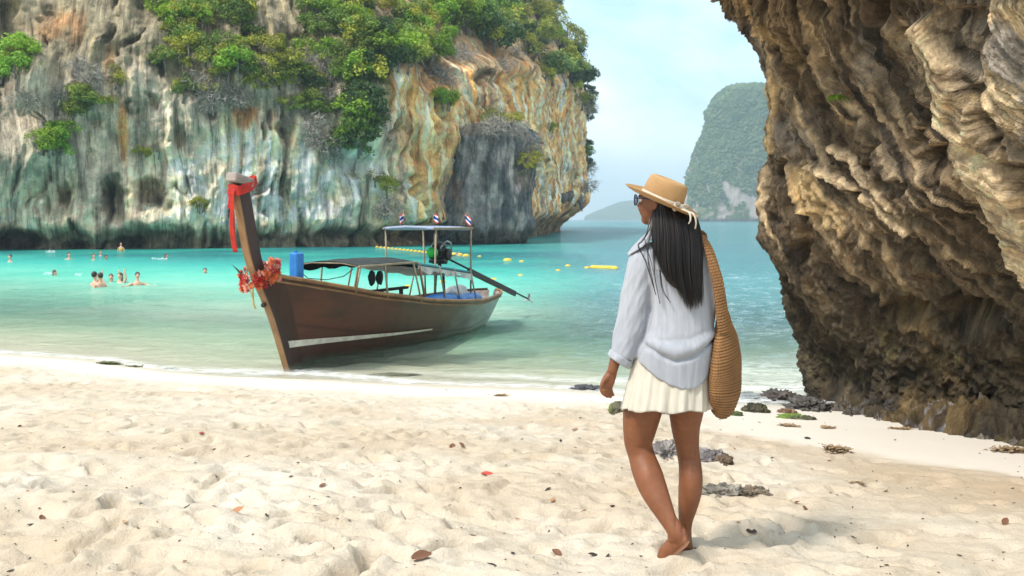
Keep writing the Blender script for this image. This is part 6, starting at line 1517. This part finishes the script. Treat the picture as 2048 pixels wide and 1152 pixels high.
# ring on the finger and dark nail of the hand
mb = MB(); mb.tube([Vector(w_(1208 + 4.6 * math.cos(a), 781 + 1.2 * math.sin(a), -.027 + .010 * math.sin(a))) for a in np.linspace(0, 2 * math.pi, 13)], .0016, 5, False); keep_world(mb.build('finger_ring', pmat('gold', (.8, .5, .15), (.7, .4, .1), 9, .25, 0, 1), woman, True))

# ------------------------------------------------------------------ woven straw bag on the right shoulder
def knit(name, rowsC, nv, nu_, parent, mat, pitch=.013):
    """rowsC: px, py, dd, halfwidth(m), half thickness(m), axis angle"""
    Q = catmull(np.array(rowsC, float), nv); C = np.array([w_(a, b2_, d) for a, b2_, d, *_ in Q]); T = np.gradient(C, axis=0); L = np.concatenate([[0], np.cumsum(np.linalg.norm(np.diff(C, axis=0), axis=1))]); T /= np.linalg.norm(T, axis=1)[:, None]
    V = np.zeros((nv, nu_, 3)); GROOVE_SHADE = np.zeros((nv, nu_)); q = np.linspace(0, 2 * np.pi, nu_, endpoint=False)
    for i in range(nv):
        A = np.array([math.cos(Q[i, 5]), math.sin(Q[i, 5]), 0]); A -= T[i] * A.dot(T[i]); A /= np.linalg.norm(A); B = np.cross(T[i], A)
        hw, ht = max(Q[i, 3], .002), max(Q[i, 4], .002); circ = np.concatenate([[0], np.cumsum(np.hypot(np.diff(hw * np.cos(q)), np.diff(ht * np.sin(q))))])
        rowf = L[i] / pitch; st_ = circ / (pitch * 1.1) + .5 * (int(rowf) % 2)
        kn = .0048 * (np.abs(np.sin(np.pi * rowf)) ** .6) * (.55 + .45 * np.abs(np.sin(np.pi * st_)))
        GROOVE_SHADE[i] = np.clip(1.15 - kn / .0036, 0, 1)  # painted shade of the grooves between stitches; the knit has no open holes
        big = .004 * fbm(C[i, 2] * 9 + np.cos(q) * 1.2, np.sin(q) * 1.2, 3.3, 2)
        V[i] = C[i] + A * ((hw + kn + big) * np.cos(q))[:, None] + B * ((ht + kn + big) * np.sin(q))[:, None]
    F = [tuple(f) for f in gridf(nv, nu_, True)] + [tuple(range(nu_ - 1, -1, -1)), tuple(range((nv - 1) * nu_, nv * nu_))]
    return mk(name, V.reshape(-1, 3), F, mat, parent, attrs={'gap': GROOVE_SHADE})
bag = empty('straw_bag', tuple(w_(1450, 780, .05))); tag(bag, 'large round woven straw bag hanging from the shoulder of the person in the hat', 'bag')
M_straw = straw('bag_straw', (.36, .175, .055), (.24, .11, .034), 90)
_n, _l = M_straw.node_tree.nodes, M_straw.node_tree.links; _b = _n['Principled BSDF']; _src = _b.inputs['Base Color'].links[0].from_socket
_l.new(mixc(_n, _l, attr(_n, 'gap'), _src, (.055, .024, .008)), _b.inputs['Base Color'])  # weave shading put into the straw colour: dark brown in the stitch grooves
ang = R(62)
def kw(o): o.data.transform(Matrix.Translation(-bag.location)); return o
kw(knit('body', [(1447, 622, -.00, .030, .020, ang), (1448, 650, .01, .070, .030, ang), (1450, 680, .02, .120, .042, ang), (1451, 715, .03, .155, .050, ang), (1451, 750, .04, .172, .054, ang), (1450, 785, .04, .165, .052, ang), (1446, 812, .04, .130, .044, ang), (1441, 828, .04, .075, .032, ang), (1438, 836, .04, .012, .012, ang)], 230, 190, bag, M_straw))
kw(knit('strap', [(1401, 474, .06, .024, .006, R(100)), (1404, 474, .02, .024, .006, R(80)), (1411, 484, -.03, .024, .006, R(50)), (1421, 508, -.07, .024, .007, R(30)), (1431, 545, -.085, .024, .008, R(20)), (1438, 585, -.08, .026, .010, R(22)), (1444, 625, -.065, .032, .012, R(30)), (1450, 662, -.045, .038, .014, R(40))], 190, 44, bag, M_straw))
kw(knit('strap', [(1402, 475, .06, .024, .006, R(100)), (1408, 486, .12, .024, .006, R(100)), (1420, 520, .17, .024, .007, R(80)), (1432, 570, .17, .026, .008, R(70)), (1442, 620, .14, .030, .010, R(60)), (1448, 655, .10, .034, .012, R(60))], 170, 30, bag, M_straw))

# ------------------------------------------------------------------ sea haze
mb = MB(); mb.box((0, 0, 0), (9000, 9000, 230)); hz_ = mb.build('haze', None, None); hz_.location = (0, 0, 110); 
hm = bpy.data.materials.new('haze'); hm.use_nodes = True; hn = hm.node_tree.nodes; hn.clear(); ho = hn.new('ShaderNodeOutputMaterial'); hv = hn.new('ShaderNodeVolumePrincipled')
hv.inputs['Color'].default_value = (.66, .87, 1.0, 1); hv.inputs['Density'].default_value = .00045; hm.node_tree.links.new(hv.outputs[0], ho.inputs['Volume']); hz_.data.materials.append(hm); tag(hz_, kind='stuff')
